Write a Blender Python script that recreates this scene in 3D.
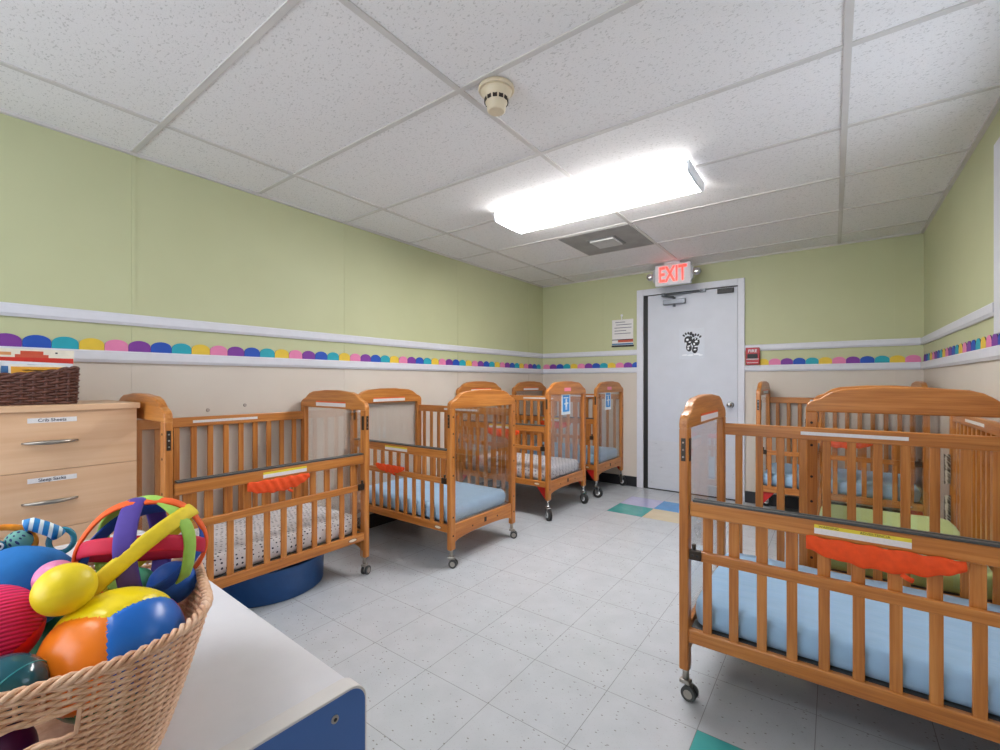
import bpy, bmesh, math, random
from mathutils import Vector, Matrix, noise
R = math.radians
PI = math.pi
random.seed(7)
C = bpy.context.scene.collection
for o in list(bpy.data.objects): bpy.data.objects.remove(o)

# ------------------------------------------------------------------ camera, world, exposure
CAM_H = 1.1127; YAW = 0.637; FPX = 450.5; HOR = 381.5
cd = bpy.data.cameras.new('camera'); cam = bpy.data.objects.new('camera', cd); C.objects.link(cam)
cam.location = (0, 0, CAM_H); cam.rotation_euler = (PI/2, 0, YAW)
cd.sensor_fit = 'HORIZONTAL'; cd.sensor_width = 36; cd.lens = 36*FPX/1000
cd.shift_y = (HOR-375)/1000.0; cd.clip_start = 0.02
bpy.context.scene.camera = cam
w = bpy.data.worlds.new('world'); bpy.context.scene.world = w; w.use_nodes = True
w.node_tree.nodes['Background'].inputs[0].default_value = (0.80, 0.88, 1.0, 1)
w.node_tree.nodes['Background'].inputs[1].default_value = 1.9
vs = bpy.context.scene.view_settings
bpy.context.scene.display_settings.display_device = 'sRGB'
vs.view_transform = 'Standard'; vs.look = 'None'; vs.gamma = 1; vs.use_curve_mapping = False
vs.exposure = 1.25
LAMP = 20.5            # strength of the ceiling fixtures' tubes

# room dimensions
XL, XR, YB, YF, H = -2.827, 0.556, 4.69, -1.5, 2.258

# ------------------------------------------------------------------ materials
def srgb(r, g, b):
    f = lambda c: (c/255/12.92) if c/255 <= .04045 else ((c/255+.055)/1.055)**2.4
    return (f(r), f(g), f(b), 1)
MATS = {}
def newmat(name):
    m = bpy.data.materials.new(name); m.use_nodes = True
    nt = m.node_tree; bs = nt.nodes['Principled BSDF']
    MATS[name] = m
    return m, nt, bs
def N(nt, t, **kw):
    n = nt.nodes.new(t)
    for k, v in kw.items(): setattr(n, k, v)
    return n
def L(nt, a, b): nt.links.new(a, b)
def mth(nt, op, a, b=None, c=None):
    n = nt.nodes.new('ShaderNodeMath'); n.operation = op
    for i, v in enumerate((a, b, c)):
        if v is None: continue
        if isinstance(v, (int, float)): n.inputs[i].default_value = v
        else: nt.links.new(v, n.inputs[i])
    return n.outputs[0]
def ramp(nt, fac, stops):
    n = nt.nodes.new('ShaderNodeValToRGB'); el = n.color_ramp.elements
    while len(el) < len(stops): el.new(.5)
    for e, (p, c) in zip(el, stops): e.position = p; e.color = c
    nt.links.new(fac, n.inputs[0]); return n.outputs[0]
def mixc(nt, fac, a, b, mode='MIX'):
    n = nt.nodes.new('ShaderNodeMix'); n.data_type = 'RGBA'; n.blend_type = mode
    for s, v in ((n.inputs[0], fac), (n.inputs[6], a), (n.inputs[7], b)):
        if hasattr(v, 'is_linked') or hasattr(v, 'links'): nt.links.new(v, s)
        else: s.default_value = v
    return n.outputs[2]
def coords(nt, scale=(1, 1, 1), rnd=False):
    tc = N(nt, 'ShaderNodeTexCoord'); mp = N(nt, 'ShaderNodeMapping')
    mp.inputs['Scale'].default_value = scale
    L(nt, tc.outputs['Object'], mp.inputs['Vector'])
    if rnd:
        oi = N(nt, 'ShaderNodeObjectInfo'); L(nt, mth(nt, 'MULTIPLY', oi.outputs['Random'], 37.0), mp.inputs['Location'])
    return mp.outputs[0]
def noise_tex(nt, vec, scale, detail=3, rough=.5):
    n = N(nt, 'ShaderNodeTexNoise'); n.inputs['Scale'].default_value = scale
    n.inputs['Detail'].default_value = detail; n.inputs['Roughness'].default_value = rough
    L(nt, vec, n.inputs['Vector']); return n.outputs[0]
def bump(nt, bs, h, strength, dist=.002):
    b = N(nt, 'ShaderNodeBump'); b.inputs['Strength'].default_value = strength; b.inputs['Distance'].default_value = dist
    L(nt, h, b.inputs['Height']); L(nt, b.outputs[0], bs.inputs['Normal'])
def plain(name, col, rough=.5, metal=0, var=.06, scale=30, bmp=0, coat=0, spec=.5):
    m, nt, bs = newmat(name)
    v = coords(nt); nz = noise_tex(nt, v, scale)
    lo = tuple(c*(1-var) for c in col[:3])+(1,); hi = tuple(min(1, c*(1+var)) for c in col[:3])+(1,)
    L(nt, ramp(nt, nz, [(.3, lo), (.7, hi)]), bs.inputs['Base Color'])
    bs.inputs['Roughness'].default_value = rough; bs.inputs['Metallic'].default_value = metal
    bs.inputs['Coat Weight'].default_value = coat; bs.inputs['Specular IOR Level'].default_value = spec
    if bmp: bump(nt, bs, nz, bmp)
    return m
def wood(name, axis, dark, mid, light, rough=.35, coat=.2, fine=1.0):
    m, nt, bs = newmat(name)
    sc = [34*fine]*3; sc[axis] = 1.8*fine
    v = coords(nt, sc, True)
    n1 = noise_tex(nt, v, 1.0, 4, .6)
    sc2 = [150*fine]*3; sc2[axis] = 6*fine
    n2 = noise_tex(nt, coords(nt, sc2, True), 1.0, 2)
    c1 = ramp(nt, n1, [(.28, dark), (.5, mid), (.72, light)])
    c2 = mixc(nt, .22, c1, ramp(nt, n2, [(.35, dark), (.65, light)]))
    L(nt, c2, bs.inputs['Base Color'])
    bs.inputs['Roughness'].default_value = rough; bs.inputs['Coat Weight'].default_value = coat
    bs.inputs['Coat Roughness'].default_value = .25
    bump(nt, bs, n2, .08, .001)
    return m
OAK = (srgb(150, 84, 30), srgb(188, 116, 48), srgb(212, 144, 74))
wx = wood('honey_oak_lengthwise', 0, *OAK); wy = wood('honey_oak_crosswise', 1, *OAK); wz = wood('honey_oak_upright', 2, *OAK)
birch = wood('pale_birch_laminate', 1, srgb(206, 162, 126), srgb(216, 176, 140), srgb(224, 188, 154), .4, .1, .45)
birch_edge = plain('birch_edge_band', srgb(196, 150, 110), .45)
metal = plain('brushed_steel', srgb(165, 160, 152), .3, .9)
darkmetal = plain('dark_bronze_metal', srgb(70, 62, 55), .35, .8)
chrome = plain('chrome_metal', srgb(200, 200, 200), .15, 1.0)
black = plain('black_rubber', srgb(26, 26, 28), .5)
gstrip = plain('dark_grey_plastic', srgb(66, 68, 68), .35)
hole = plain('bolt_hole_black', srgb(38, 24, 16), .6)
white = plain('white_plastic', srgb(222, 222, 226), .4, var=.02)
labelw = plain('white_label_paper', srgb(225, 222, 222), .5, var=.05, scale=200)
labely = plain('yellow_label_paper', srgb(228, 208, 60), .5)
orange = plain('orange_nylon', srgb(235, 78, 20), .75, bmp=.3, scale=60)
red = plain('red_enamel', srgb(190, 28, 24), .4)
trimm = plain('white_trim_paint', srgb(214, 215, 224), .4, var=.02)
basem = plain('black_vinyl_base', srgb(34, 34, 38), .45)
doorp = plain('door_paint', srgb(203, 207, 218), .4, var=.03, scale=6)

def sheet(name, col, bmp=.5):
    m, nt, bs = newmat(name)
    v = coords(nt, (4, 10, 6)); n = noise_tex(nt, v, 2.0, 4)
    lo = tuple(c*.93 for c in col[:3])+(1,)
    L(nt, ramp(nt, n, [(.3, lo), (.7, col)]), bs.inputs['Base Color'])
    bs.inputs['Roughness'].default_value = .85; bs.inputs['Sheen Weight'].default_value = .2
    bump(nt, bs, n, bmp, .012)
    return m
sh_blue = sheet('light_blue_sheet', srgb(160, 198, 232)); sh_green = sheet('pale_green_sheet', srgb(190, 214, 140))
def dotted(name, base, dot, sc, size):
    m, nt, bs = newmat(name)
    tc = N(nt, 'ShaderNodeTexCoord'); sx_ = N(nt, 'ShaderNodeSeparateXYZ'); L(nt, tc.outputs['Object'], sx_.inputs[0])
    cb = N(nt, 'ShaderNodeCombineXYZ')
    L(nt, mth(nt, 'MULTIPLY', mth(nt, 'MULTIPLY_ADD', sx_.outputs['Y'], .6, sx_.outputs['X']), sc), cb.inputs[0])
    L(nt, mth(nt, 'MULTIPLY', mth(nt, 'ADD', sx_.outputs['Y'], sx_.outputs['Z']), sc), cb.inputs[1])
    v = cb.outputs[0]
    vo = N(nt, 'ShaderNodeTexVoronoi'); vo.inputs['Randomness'].default_value = .25; vo.inputs['Scale'].default_value = 1
    L(nt, v, vo.inputs['Vector'])
    f = mth(nt, 'LESS_THAN', vo.outputs['Distance'], size)
    L(nt, mixc(nt, f, base, dot), bs.inputs['Base Color']); bs.inputs['Roughness'].default_value = .85
    bump(nt, bs, noise_tex(nt, coords(nt, (5, 9, 6)), 2.0), .25, .01)
    return m
sh_dot = dotted('white_sheet_navy_dots', srgb(232, 230, 234), srgb(52, 54, 78), 44, .22)
sh_grey = dotted('white_sheet_grey_marks', srgb(224, 222, 228), srgb(168, 166, 180), 30, .3)

# clear acrylic: a thin sheet, mostly transparent with a glossy skin
def clear(name, gloss=.10, tint=(0.985, 0.985, .985, 1), rough=.02):
    m = bpy.data.materials.new(name); m.use_nodes = True; nt = m.node_tree; nt.nodes.clear()
    out = N(nt, 'ShaderNodeOutputMaterial'); mx = N(nt, 'ShaderNodeMixShader')
    t = N(nt, 'ShaderNodeBsdfTransparent'); t.inputs[0].default_value = tint
    g = N(nt, 'ShaderNodeBsdfGlossy'); g.inputs['Roughness'].default_value = rough
    lw = N(nt, 'ShaderNodeLayerWeight'); lw.inputs[0].default_value = .25
    f = mth(nt, 'MULTIPLY_ADD', lw.outputs['Fresnel'], .28, gloss*.4)
    L(nt, f, mx.inputs[0]); L(nt, t.outputs[0], mx.inputs[1]); L(nt, g.outputs[0], mx.inputs[2])
    L(nt, mx.outputs[0], out.inputs[0]); return m
acrylic = clear('clear_acrylic'); glass = clear('window_glass', .06)

def emis(name, col, s):
    m, nt, bs = newmat(name); bs.inputs['Emission Color'].default_value = col
    bs.inputs['Emission Strength'].default_value = s; bs.inputs['Base Color'].default_value = col
    return m

# walls: sage green above the lower rail, beige below (two real paints)
def wallmat():
    m, nt, bs = newmat('two_tone_wall_paint')
    tc = N(nt, 'ShaderNodeTexCoord'); sp = N(nt, 'ShaderNodeSeparateXYZ'); L(nt, tc.outputs['Object'], sp.inputs[0])
    n = noise_tex(nt, coords(nt), 2.5, 3)
    up = ramp(nt, n, [(.3, srgb(187, 190, 150)), (.7, srgb(192, 195, 155))])
    lo = ramp(nt, n, [(.3, srgb(206, 196, 185)), (.7, srgb(212, 203, 192))])
    f = mth(nt, 'GREATER_THAN', sp.outputs['Z'], 1.23)
    L(nt, mixc(nt, f, lo, up), bs.inputs['Base Color']); bs.inputs['Roughness'].default_value = .55
    bump(nt, bs, noise_tex(nt, coords(nt), 120), .05, .001)
    return m
wallm = wallmat()

def floormat(name, col, col2, speck=True):
    m, nt, bs = newmat(name)
    v = coords(nt)
    n = noise_tex(nt, v, 9, 3)
    base = ramp(nt, n, [(.3, col), (.7, col2)])
    if speck:
        vo = N(nt, 'ShaderNodeTexVoronoi'); vo.inputs['Scale'].default_value = 42; vo.inputs['Randomness'].default_value = 1
        mp = coords(nt, (1, 1.7, 1)); L(nt, mp, vo.inputs['Vector'])
        d = mth(nt, 'LESS_THAN', vo.outputs['Distance'], .16)
        sp = N(nt, 'ShaderNodeSeparateColor'); L(nt, vo.outputs['Color'], sp.inputs[0])
        k = mth(nt, 'GREATER_THAN', sp.outputs[0], .50)
        dk = mth(nt, 'MULTIPLY', mth(nt, 'MULTIPLY', d, k), .75)
        base = mixc(nt, dk, base, srgb(120, 112, 108))
        n3 = noise_tex(nt, coords(nt, (1, 1.3, 1)), 160, 2)
        base = mixc(nt, mth(nt, 'MULTIPLY', mth(nt, 'GREATER_THAN', n3, .66), .35), base, srgb(150, 148, 150))
    tc = N(nt, 'ShaderNodeTexCoord'); s = N(nt, 'ShaderNodeSeparateXYZ'); L(nt, tc.outputs['Object'], s.inputs[0])
    lines = None
    for out, off in ((s.outputs['X'], -1.5694), (s.outputs['Y'], 1.2273)):
        a = mth(nt, 'DIVIDE', mth(nt, 'SUBTRACT', out, off), .3048)
        fr = mth(nt, 'ABSOLUTE', mth(nt, 'SUBTRACT', a, mth(nt, 'ROUND', a)))
        lt = mth(nt, 'LESS_THAN', fr, .0042)
        lines = lt if lines is None else mth(nt, 'MAXIMUM', lines, lt)
    L(nt, mixc(nt, mth(nt, 'MULTIPLY', lines, .6), base, srgb(110, 106, 104)), bs.inputs['Base Color'])
    bs.inputs['Roughness'].default_value = .22
    L(nt, mth(nt, 'MULTIPLY_ADD', n, .2, .1), bs.inputs['Roughness'])
    bs.inputs['Specular IOR Level'].default_value = .45
    return m
fl_white = floormat('speckled_vinyl_tile', srgb(183, 187, 193), srgb(190, 194, 200))
fl_teal = floormat('teal_vinyl_tile', srgb(62, 152, 152), srgb(84, 168, 166), False)
fl_lav = floormat('lavender_vinyl_tile', srgb(178, 178, 214), srgb(188, 188, 220), False)
fl_blue = floormat('blue_vinyl_tile', srgb(70, 140, 205), srgb(84, 152, 214), False)
fl_tan = floormat('tan_vinyl_tile', srgb(208, 192, 160), srgb(216, 200, 168), False)

def ceilmat():
    m, nt, bs = newmat('fissured_ceiling_tile')
    v = coords(nt, (1, 1.6, 1))
    n = noise_tex(nt, v, 95, 2, .55); n2 = noise_tex(nt, v, 260, 1)
    f = ramp(nt, n, [(.34, (0, 0, 0, 1)), (.40, (1, 1, 1, 1))])
    f2 = ramp(nt, n2, [(.30, (.88, .88, .88, 1)), (.40, (1, 1, 1, 1))])
    c = mixc(nt, f, srgb(205, 203, 202), srgb(234, 232, 232))
    c = mixc(nt, 1.0, c, f2, 'MULTIPLY')
    L(nt, c, bs.inputs['Base Color']); bs.inputs['Roughness'].default_value = .9
    bump(nt, bs, f, .25, .002)
    return m
ceilm = ceilmat()
tbar = plain('ceiling_grid_paint', srgb(205, 201, 198), .5, var=.05, scale=5)

# ------------------------------------------------------------------ mesh helpers
def bx(bm, x0, x1, y0, y1, z0, z1, bev=0, mi=0, seg=2):
    r = bmesh.ops.create_cube(bm, size=1.0); vs_ = r['verts']
    for v in vs_:
        v.co = Vector(((x0+x1)/2+v.co.x*(x1-x0), (y0+y1)/2+v.co.y*(y1-y0), (z0+z1)/2+v.co.z*(z1-z0)))
    fs = {f for v in vs_ for f in v.link_faces}
    for f in fs: f.material_index = mi
    if bev:
        es = {e for v in vs_ for e in v.link_edges}
        bmesh.ops.bevel(bm, geom=list(es), offset=bev, segments=seg, affect='EDGES', profile=.5)
def prism(bm, pts, axis, a0, a1, bev=0, mi=0, seg=2):
    """polygon pts (2D) extruded along axis 0/1/2 from a0 to a1; pts are the other two axes in order"""
    def mk(p, a):
        if axis == 0: return (a, p[0], p[1])
        if axis == 1: return (p[0], a, p[1])
        return (p[0], p[1], a)
    lo = [bm.verts.new(mk(p, a0)) for p in pts]; hi = [bm.verts.new(mk(p, a1)) for p in pts]
    n = len(pts)
    f0 = bm.faces.new(lo); f1 = bm.faces.new(list(reversed(hi)))
    sd = [bm.faces.new((lo[i], hi[i], hi[(i+1) % n], lo[(i+1) % n])) for i in range(n)]
    for f in [f0, f1]+sd: f.material_index = mi
    bmesh.ops.recalc_face_normals(bm, faces=[f0, f1]+sd)
    if bev:
        es = list(f0.edges)+list(f1.edges)
        bmesh.ops.bevel(bm, geom=es, offset=bev, segments=seg, affect='EDGES', profile=.5)
def cyl(bm, p0, p1, r0, r1=None, n=16, mi=0, caps=True):
    if r1 is None: r1 = r0
    p0 = Vector(p0); p1 = Vector(p1); d = (p1-p0).normalized()
    u = d.orthogonal().normalized(); v = d.cross(u)
    a = [bm.verts.new(p0+(u*math.cos(2*PI*i/n)+v*math.sin(2*PI*i/n))*r0) for i in range(n)]
    b = [bm.verts.new(p1+(u*math.cos(2*PI*i/n)+v*math.sin(2*PI*i/n))*r1) for i in range(n)]
    fs = [bm.faces.new((a[i], a[(i+1) % n], b[(i+1) % n], b[i])) for i in range(n)]
    if caps: fs += [bm.faces.new(list(reversed(a))), bm.faces.new(b)]
    for f in fs: f.material_index = mi; f.smooth = len(f.verts) == 4
def tube(bm, pts, r, n=6, closed=False, mi=0, flat=1.0, up=None):
    pts = [Vector(p) for p in pts]; m = len(pts); rings = []
    for i, p in enumerate(pts):
        a = pts[(i-1) % m] if (closed or i) else p; b = pts[(i+1) % m] if (closed or i < m-1) else p
        d = (b-a).normalized() if (b-a).length > 0 else Vector((0, 0, 1))
        upv = up(p) if callable(up) else (up or Vector((0, 0, 1)))
        s = d.cross(upv)
        if s.length < 1e-4: s = d.orthogonal()
        s.normalize(); t = s.cross(d)
        rr = r(i/(m-1)) if callable(r) else r
        rings.append([bm.verts.new(p+s*math.cos(2*PI*k/n)*rr+t*math.sin(2*PI*k/n)*rr*flat) for k in range(n)])
    for i in range(m if closed else m-1):
        A = rings[i]; B_ = rings[(i+1) % m]
        for k in range(n):
            f = bm.faces.new((A[k], A[(k+1) % n], B_[(k+1) % n], B_[k])); f.smooth = True; f.material_index = mi
    if not closed:
        bm.faces.new(list(reversed(rings[0]))).material_index = mi; bm.faces.new(rings[-1]).material_index = mi
def lathe(bm, prof, n=28, mi=0, M=None, cap=True):
    rings = []
    for (r, z) in prof:
        ring = []
        for k in range(n):
            p = Vector((r*math.cos(2*PI*k/n), r*math.sin(2*PI*k/n), z))
            ring.append(bm.verts.new(M @ p if M else p))
        rings.append(ring)
    for a, b in zip(rings, rings[1:]):
        for k in range(n):
            f = bm.faces.new((a[k], a[(k+1) % n], b[(k+1) % n], b[k])); f.smooth = True; f.material_index = mi
    if cap:
        bm.faces.new(list(reversed(rings[0]))).material_index = mi; bm.faces.new(rings[-1]).material_index = mi
def sph(bm, c, r, u=32, v=20, mi=0, sc=(1, 1, 1)):
    res = bmesh.ops.create_uvsphere(bm, u_segments=u, v_segments=v, radius=r)
    for vv in res['verts']: vv.co = Vector((vv.co.x*sc[0], vv.co.y*sc[1], vv.co.z*sc[2]))+Vector(c)
    for f in {f for vv in res['verts'] for f in vv.link_faces}: f.smooth = True; f.material_index = mi
def obj(name, bm, mats, parent=None, loc=None, rot=None):
    me = bpy.data.meshes.new(name); bmesh.ops.recalc_face_normals(bm, faces=bm.faces[:]) if False else None
    bm.to_mesh(me); bm.free()
    for m in (mats if isinstance(mats, (list, tuple)) else [mats]): me.materials.append(m)
    return link(name, me, parent, loc, rot)
def link(name, me, parent=None, loc=None, rot=None):
    o = bpy.data.objects.new(name, me); C.objects.link(o)
    if parent: o.parent = parent
    if loc: o.location = loc
    if rot: o.rotation_euler = rot
    return o
def box(name, mats, parent, x0, x1, y0, y1, z0, z1, bev=0, label=None):
    """box whose origin is its own centre"""
    bm = bmesh.new(); cx, cy, cz = (x0+x1)/2, (y0+y1)/2, (z0+z1)/2
    bx(bm, x0-cx, x1-cx, y0-cy, y1-cy, z0-cz, z1-cz, bev)
    o = obj(name, bm, mats, parent, (cx, cy, cz))
    if label: o['label'] = label
    return o
def thing(name, label, cat, loc=(0, 0, 0), rz=0, group=None):
    o = bpy.data.objects.new(name, None); C.objects.link(o); o.empty_display_size = .1
    o.location = loc; o.rotation_euler = (0, 0, rz); return tag(o, label, cat, group)
def tag(o, label, cat, group=None):
    o['label'] = label; o['category'] = cat
    if group: o['group'] = group
    return o
def struct(o): o['kind'] = 'structure'; return o
def text(name, body, size, mat, parent, M, ext=.0004, sx=1.0, bold=0, align='CENTER'):
    cu = bpy.data.curves.new(name, 'FONT'); cu.body = body; cu.size = size; cu.extrude = ext
    cu.align_x = align; cu.align_y = 'CENTER'; cu.offset = bold
    t = bpy.data.objects.new(name, cu); C.objects.link(t)
    dg = bpy.context.evaluated_depsgraph_get(); dg.update()
    me = bpy.data.meshes.new_from_object(t.evaluated_get(dg)); bpy.data.objects.remove(t); bpy.data.curves.remove(cu)
    me.name = name; me.transform(M @ Matrix.Diagonal((sx, 1, 1, 1))); me.materials.clear(); me.materials.append(mat)
    return link(name, me, parent)
def face_matrix(pos, right, up):
    r = Vector(right).normalized(); u = Vector(up).normalized(); n = r.cross(u)
    M = Matrix((r, u, n)).transposed().to_4x4(); M.translation = Vector(pos); return M

# ------------------------------------------------------------------ room
# floor: one quad per vinyl tile, coloured tiles laid in
bm = bmesh.new(); x0, y0, T = -1.5694, 1.2273, .3048
special = {(4, 0): 1, (0, 8): 1, (0, 9): 2, (1, 9): 3, (1, 8): 4}
for i in range(-5, 8):
    for j in range(-10, 12):
        a, b = max(XL, x0+i*T), min(XR, x0+(i+1)*T); c, d = max(YF, y0+j*T), min(YB, y0+(j+1)*T)
        if b <= a or d <= c: continue
        f = bm.faces.new([bm.verts.new(p) for p in ((a, c, 0), (b, c, 0), (b, d, 0), (a, d, 0))])
        f.material_index = special.get((i, j), 0)
bmesh.ops.remove_doubles(bm, verts=bm.verts[:], dist=.0005)
r = bmesh.ops.extrude_face_region(bm, geom=bm.faces[:])
for g in r['geom']:
    if isinstance(g, bmesh.types.BMVert): g.co.z = -.08
bmesh.ops.recalc_face_normals(bm, faces=bm.faces[:])
struct(obj('floor', bm, [fl_white, fl_teal, fl_lav, fl_blue, fl_tan]))

bm = bmesh.new(); bx(bm, XL-.1, XR+.1, YF-.1, YB+.1, H, H+.08); ceil = struct(obj('ceiling', bm, ceilm))
bm = bmesh.new()
gx, gy = -2.3987, .7177
for k in range(-1, 3):
    x = gx+k*1.2192
    if XL < x < XR: bx(bm, x-.012, x+.012, YF, YB, H-.006, H+.001, .001)
for k in range(-4, 8):
    y = gy+k*.6096
    if YF < y < YB: bx(bm, XL, XR, y-.012, y+.012, H-.0055, H+.001, .001)
obj('ceiling_grid', bm, tbar, ceil)
bm = bmesh.new()   # wall angle
bx(bm, XL, XL+.02, YF, YB, H-.012, H); bx(bm, XR-.02, XR, YF, YB, H-.012, H); bx(bm, XL, XR, YB-.02, YB, H-.012, H)
obj('wall_angle', bm, tbar, ceil)

def wall(name, boxes, seams):
    bm = bmesh.new()
    for b in boxes: bx(bm, *b)
    for b in seams: bx(bm, *b)
    return struct(obj(name, bm, wallm))
sw = .009
wl = wall('wall_left', [(XL-.1, XL, YF-.1, YB+.1, 0, H)],
     [(XL-.001, XL+.0025, y-sw, y+sw, 0, H) for y in (.726, 1.945, 3.165, 4.385, -.49)])
WY0, WY1, WZ0, WZ1 = 1.40, 2.60, 1.37, 2.04
wall('wall_right', [(XR, XR+.1, YF-.1, WY0, 0, H), (XR, XR+.1, WY1, YB+.1, 0, H), (XR, XR+.1, WY0, WY1, 0, WZ0), (XR, XR+.1, WY0, WY1, WZ1, H)],
     [])
wall('wall_back', [(XL-.1, XR+.1, YB, YB+.1, 0, H)],
     [(x-sw, x+sw, YB-.0025, YB+.001, 0, H) for x in (-2.05, -.599, .395)])
FX0, FX1, FZ0, FZ1 = -2.65, -.40, .45, 2.08  # opening for the added front window
wall('wall_front', [(XL-.1, FX0, YF-.1, YF, 0, H), (FX1, XR+.1, YF-.1, YF, 0, H), (FX0, FX1, YF-.1, YF, 0, FZ0), (FX0, FX1, YF-.1, YF, FZ1, H)], [])
bm = bmesh.new()
for b in ((FX0, FX0+.05, FZ0, FZ1), (FX1-.05, FX1, FZ0, FZ1), (FX0, FX1, FZ0, FZ0+.05), (FX0, FX1, FZ1-.05, FZ1), (-1.55, -1.49, FZ0, FZ1)): bx(bm, b[0], b[1], YF-.07, YF-.02, b[2], b[3])
w2 = struct(obj('added_window', bm, trimm))  # unseen window behind the camera, added to bring more daylight into the room
for (px_, py_, pz_, sx_, sy_, rot_) in (((FX0+FX1)/2, YF-.11, (FZ0+FZ1)/2, FX1-FX0, FZ1-FZ0, (PI/2, 0, 0)), (XR+.11, (WY0+WY1)/2, (WZ0+WZ1)/2, WY1-WY0, WZ1-WZ0, (PI/2, 0, PI/2))):
    ld = bpy.data.lights.new('daylight_portal', 'AREA'); ld.shape = 'RECTANGLE'; ld.size = sx_; ld.size_y = sy_; ld.cycles.is_portal = True
    lo_ = bpy.data.objects.new('daylight_portal', ld); C.objects.link(lo_); lo_.location = (px_, py_, pz_); lo_.rotation_euler = rot_

# small screw plugs in the beige paint by the first crib
for (y, z) in ((1.06, .952), (1.258, .972)):
    bm = bmesh.new(); cyl(bm, (XL-.001, y, z), (XL+.004, y, z), .011, .009, 14)
    tag(obj('wall_plug', bm, plain('plug_paint', srgb(168, 156, 148), .6)),
        'small grey round plug in the beige wall, '+('nearer the dresser' if y < 1.2 else 'farther from the dresser'), 'wall plug')

def rail(name, pts):
    bm = bmesh.new()
    for (z0, z1) in ((1.392, 1.448),):
        pass
    return bm
def rail_x(name, z0, z1, xa, xb):      # on back wall
    bm = bmesh.new()
    prism(bm, [(YB, z0), (YB-.012, z0), (YB-.016, z0+.008), (YB-.020, z0+.014), (YB-.020, z1-.006), (YB-.014, z1), (YB, z1)], 0, xa, xb)
    return struct(obj(name, bm, trimm))
def rail_y(name, z0, z1, side, ya, yb):
    X = XL if side < 0 else XR; s = 1 if side < 0 else -1
    bm = bmesh.new()
    prism(bm, [(X, z0), (X+s*.012, z0), (X+s*.016, z0+.008), (X+s*.020, z0+.014), (X+s*.020, z1-.006), (X+s*.014, z1), (X, z1)], 1, ya, yb)
    return struct(obj(name, bm, trimm))
rail_y('trim_1', 1.392, 1.448, -1, YF, YB); rail_y('trim_2', 1.205, 1.262, -1, YF, YB)
rail_x('trim_3', 1.392, 1.448, XL+.02, -1.664); rail_x('trim_4', 1.205, 1.262, XL+.02, -1.664)
rail_x('trim_5', 1.392, 1.448, -.656, XR-.02); rail_x('trim_6', 1.205, 1.262, -.656, XR-.02)
rail_y('trim_7', 1.392, 1.448, 1, 2.745, YB); rail_y('trim_8', 1.205, 1.262, 1, YF, YB)
def base(name, x0_, x1_, y0_, y1_):
    bm = bmesh.new(); bx(bm, x0_, x1_, y0_, y1_, 0, .105, .002); struct(obj(name, bm, basem))
base('baseboard_left', XL, XL+.008, YF, YB); base('baseboard_right', XR-.008, XR, YF, YB)
bm = bmesh.new(); bx(bm, XL+.008, -1.664, YB-.008, YB, 0, .105, .002); bx(bm, -.656, XR-.008, YB-.008, YB, 0, .105, .002); struct(obj('baseboard_back', bm, basem))

# scalloped paper border above the lower rail
SC = [plain('border_'+n, c, .6, var=.03) for n, c in (('purple', srgb(122, 52, 150)), ('blue', srgb(26, 78, 178)), ('teal', srgb(30, 160, 178)), ('yellow', srgb(226, 192, 60)), ('pink', srgb(222, 128, 172)))]
border_edge = plain('border_edge_line', srgb(70, 60, 90), .6)
def border(label, place, n, start, first):
    bm = bmesh.new()
    W = .0915
    for i in range(n):
        mi = (first+i) % 5; a = start+i*W
        pts = [(a+.0006, 0), (a+W-.0006, 0)]
        pts += [(a+W/2+(W/2-.0006)*math.cos(PI*k/14), .026+.030*math.sin(PI*k/14)) for k in range(15)]
        fr = [bm.verts.new(place(p[0], 1.262+p[1], .0034)) for p in pts]; bk = [bm.verts.new(place(p[0], 1.262+p[1], 0)) for p in pts]
        bm.faces.new(fr).material_index = mi; bm.faces.new(list(reversed(bk))).material_index = mi
        for k in range(len(pts)):
            j = (k+1) % len(pts); bm.faces.new((fr[k], bk[k], bk[j], fr[j])).material_index = 5
    bmesh.ops.recalc_face_normals(bm, faces=bm.faces[:])
    tag(obj('paper_border', bm, SC+[border_edge]), label, 'paper border')
# purple|blue boundary at Y=.337 on the left wall
border('scalloped rainbow paper border standing on the long left wall rail behind the cribs', lambda u, z, d: (XL+.0005+d, u, z), 58, .337-.0915*11, 0)
border('scalloped rainbow paper border between the left room corner and the door', lambda u, z, d: (u, YB-.0005-d, z), 13, -2.8175, 4)
border('scalloped rainbow paper border between the red fire alarm box and the right corner', lambda u, z, d: (u, YB-.0005-d, z), 12, -.5575, 3)
border('scalloped rainbow paper border on the right wall below the window', lambda u, z, d: (XR-.0005-d, YB-u, z), 34, .02, 0)

# window in the right wall (its white casing shows at the photo's edge)
bm = bmesh.new()
for b in ((XR-.018, XR+.03, WY1-.005, WY1+.14, WZ0-.06, WZ1+.06), (XR-.018, XR+.03, WY0-.06, WY0+.005, WZ0-.06, WZ1+.06),
          (XR-.018, XR+.03, WY0, WY1, WZ1-.005, WZ1+.06), (XR-.018, XR+.03, WY0, WY1, WZ0-.06, WZ0+.005)): bx(bm, *b, .003)
win = struct(obj('window_1', bm, trimm))
bm = bmesh.new()
for b in ((XR+.03, XR+.06, WY1-.04, WY1, WZ0, WZ1), (XR+.03, XR+.06, WY0, WY0+.04, WZ0, WZ1), (XR+.03, XR+.06, WY0, WY1, WZ1-.04, WZ1), (XR+.03, XR+.06, WY0, WY1, WZ0, WZ0+.04), (XR+.03, XR+.06, (WY0+WY1)/2-.02, (WY0+WY1)/2+.02, WZ0, WZ1)): bx(bm, *b)
obj('window_frame', bm, trimm, win)
bm = bmesh.new(); bx(bm, XR+.043, XR+.047, WY0+.04, WY1-.04, WZ0+.04, WZ1-.04); obj('pane', bm, glass, win)

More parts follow.
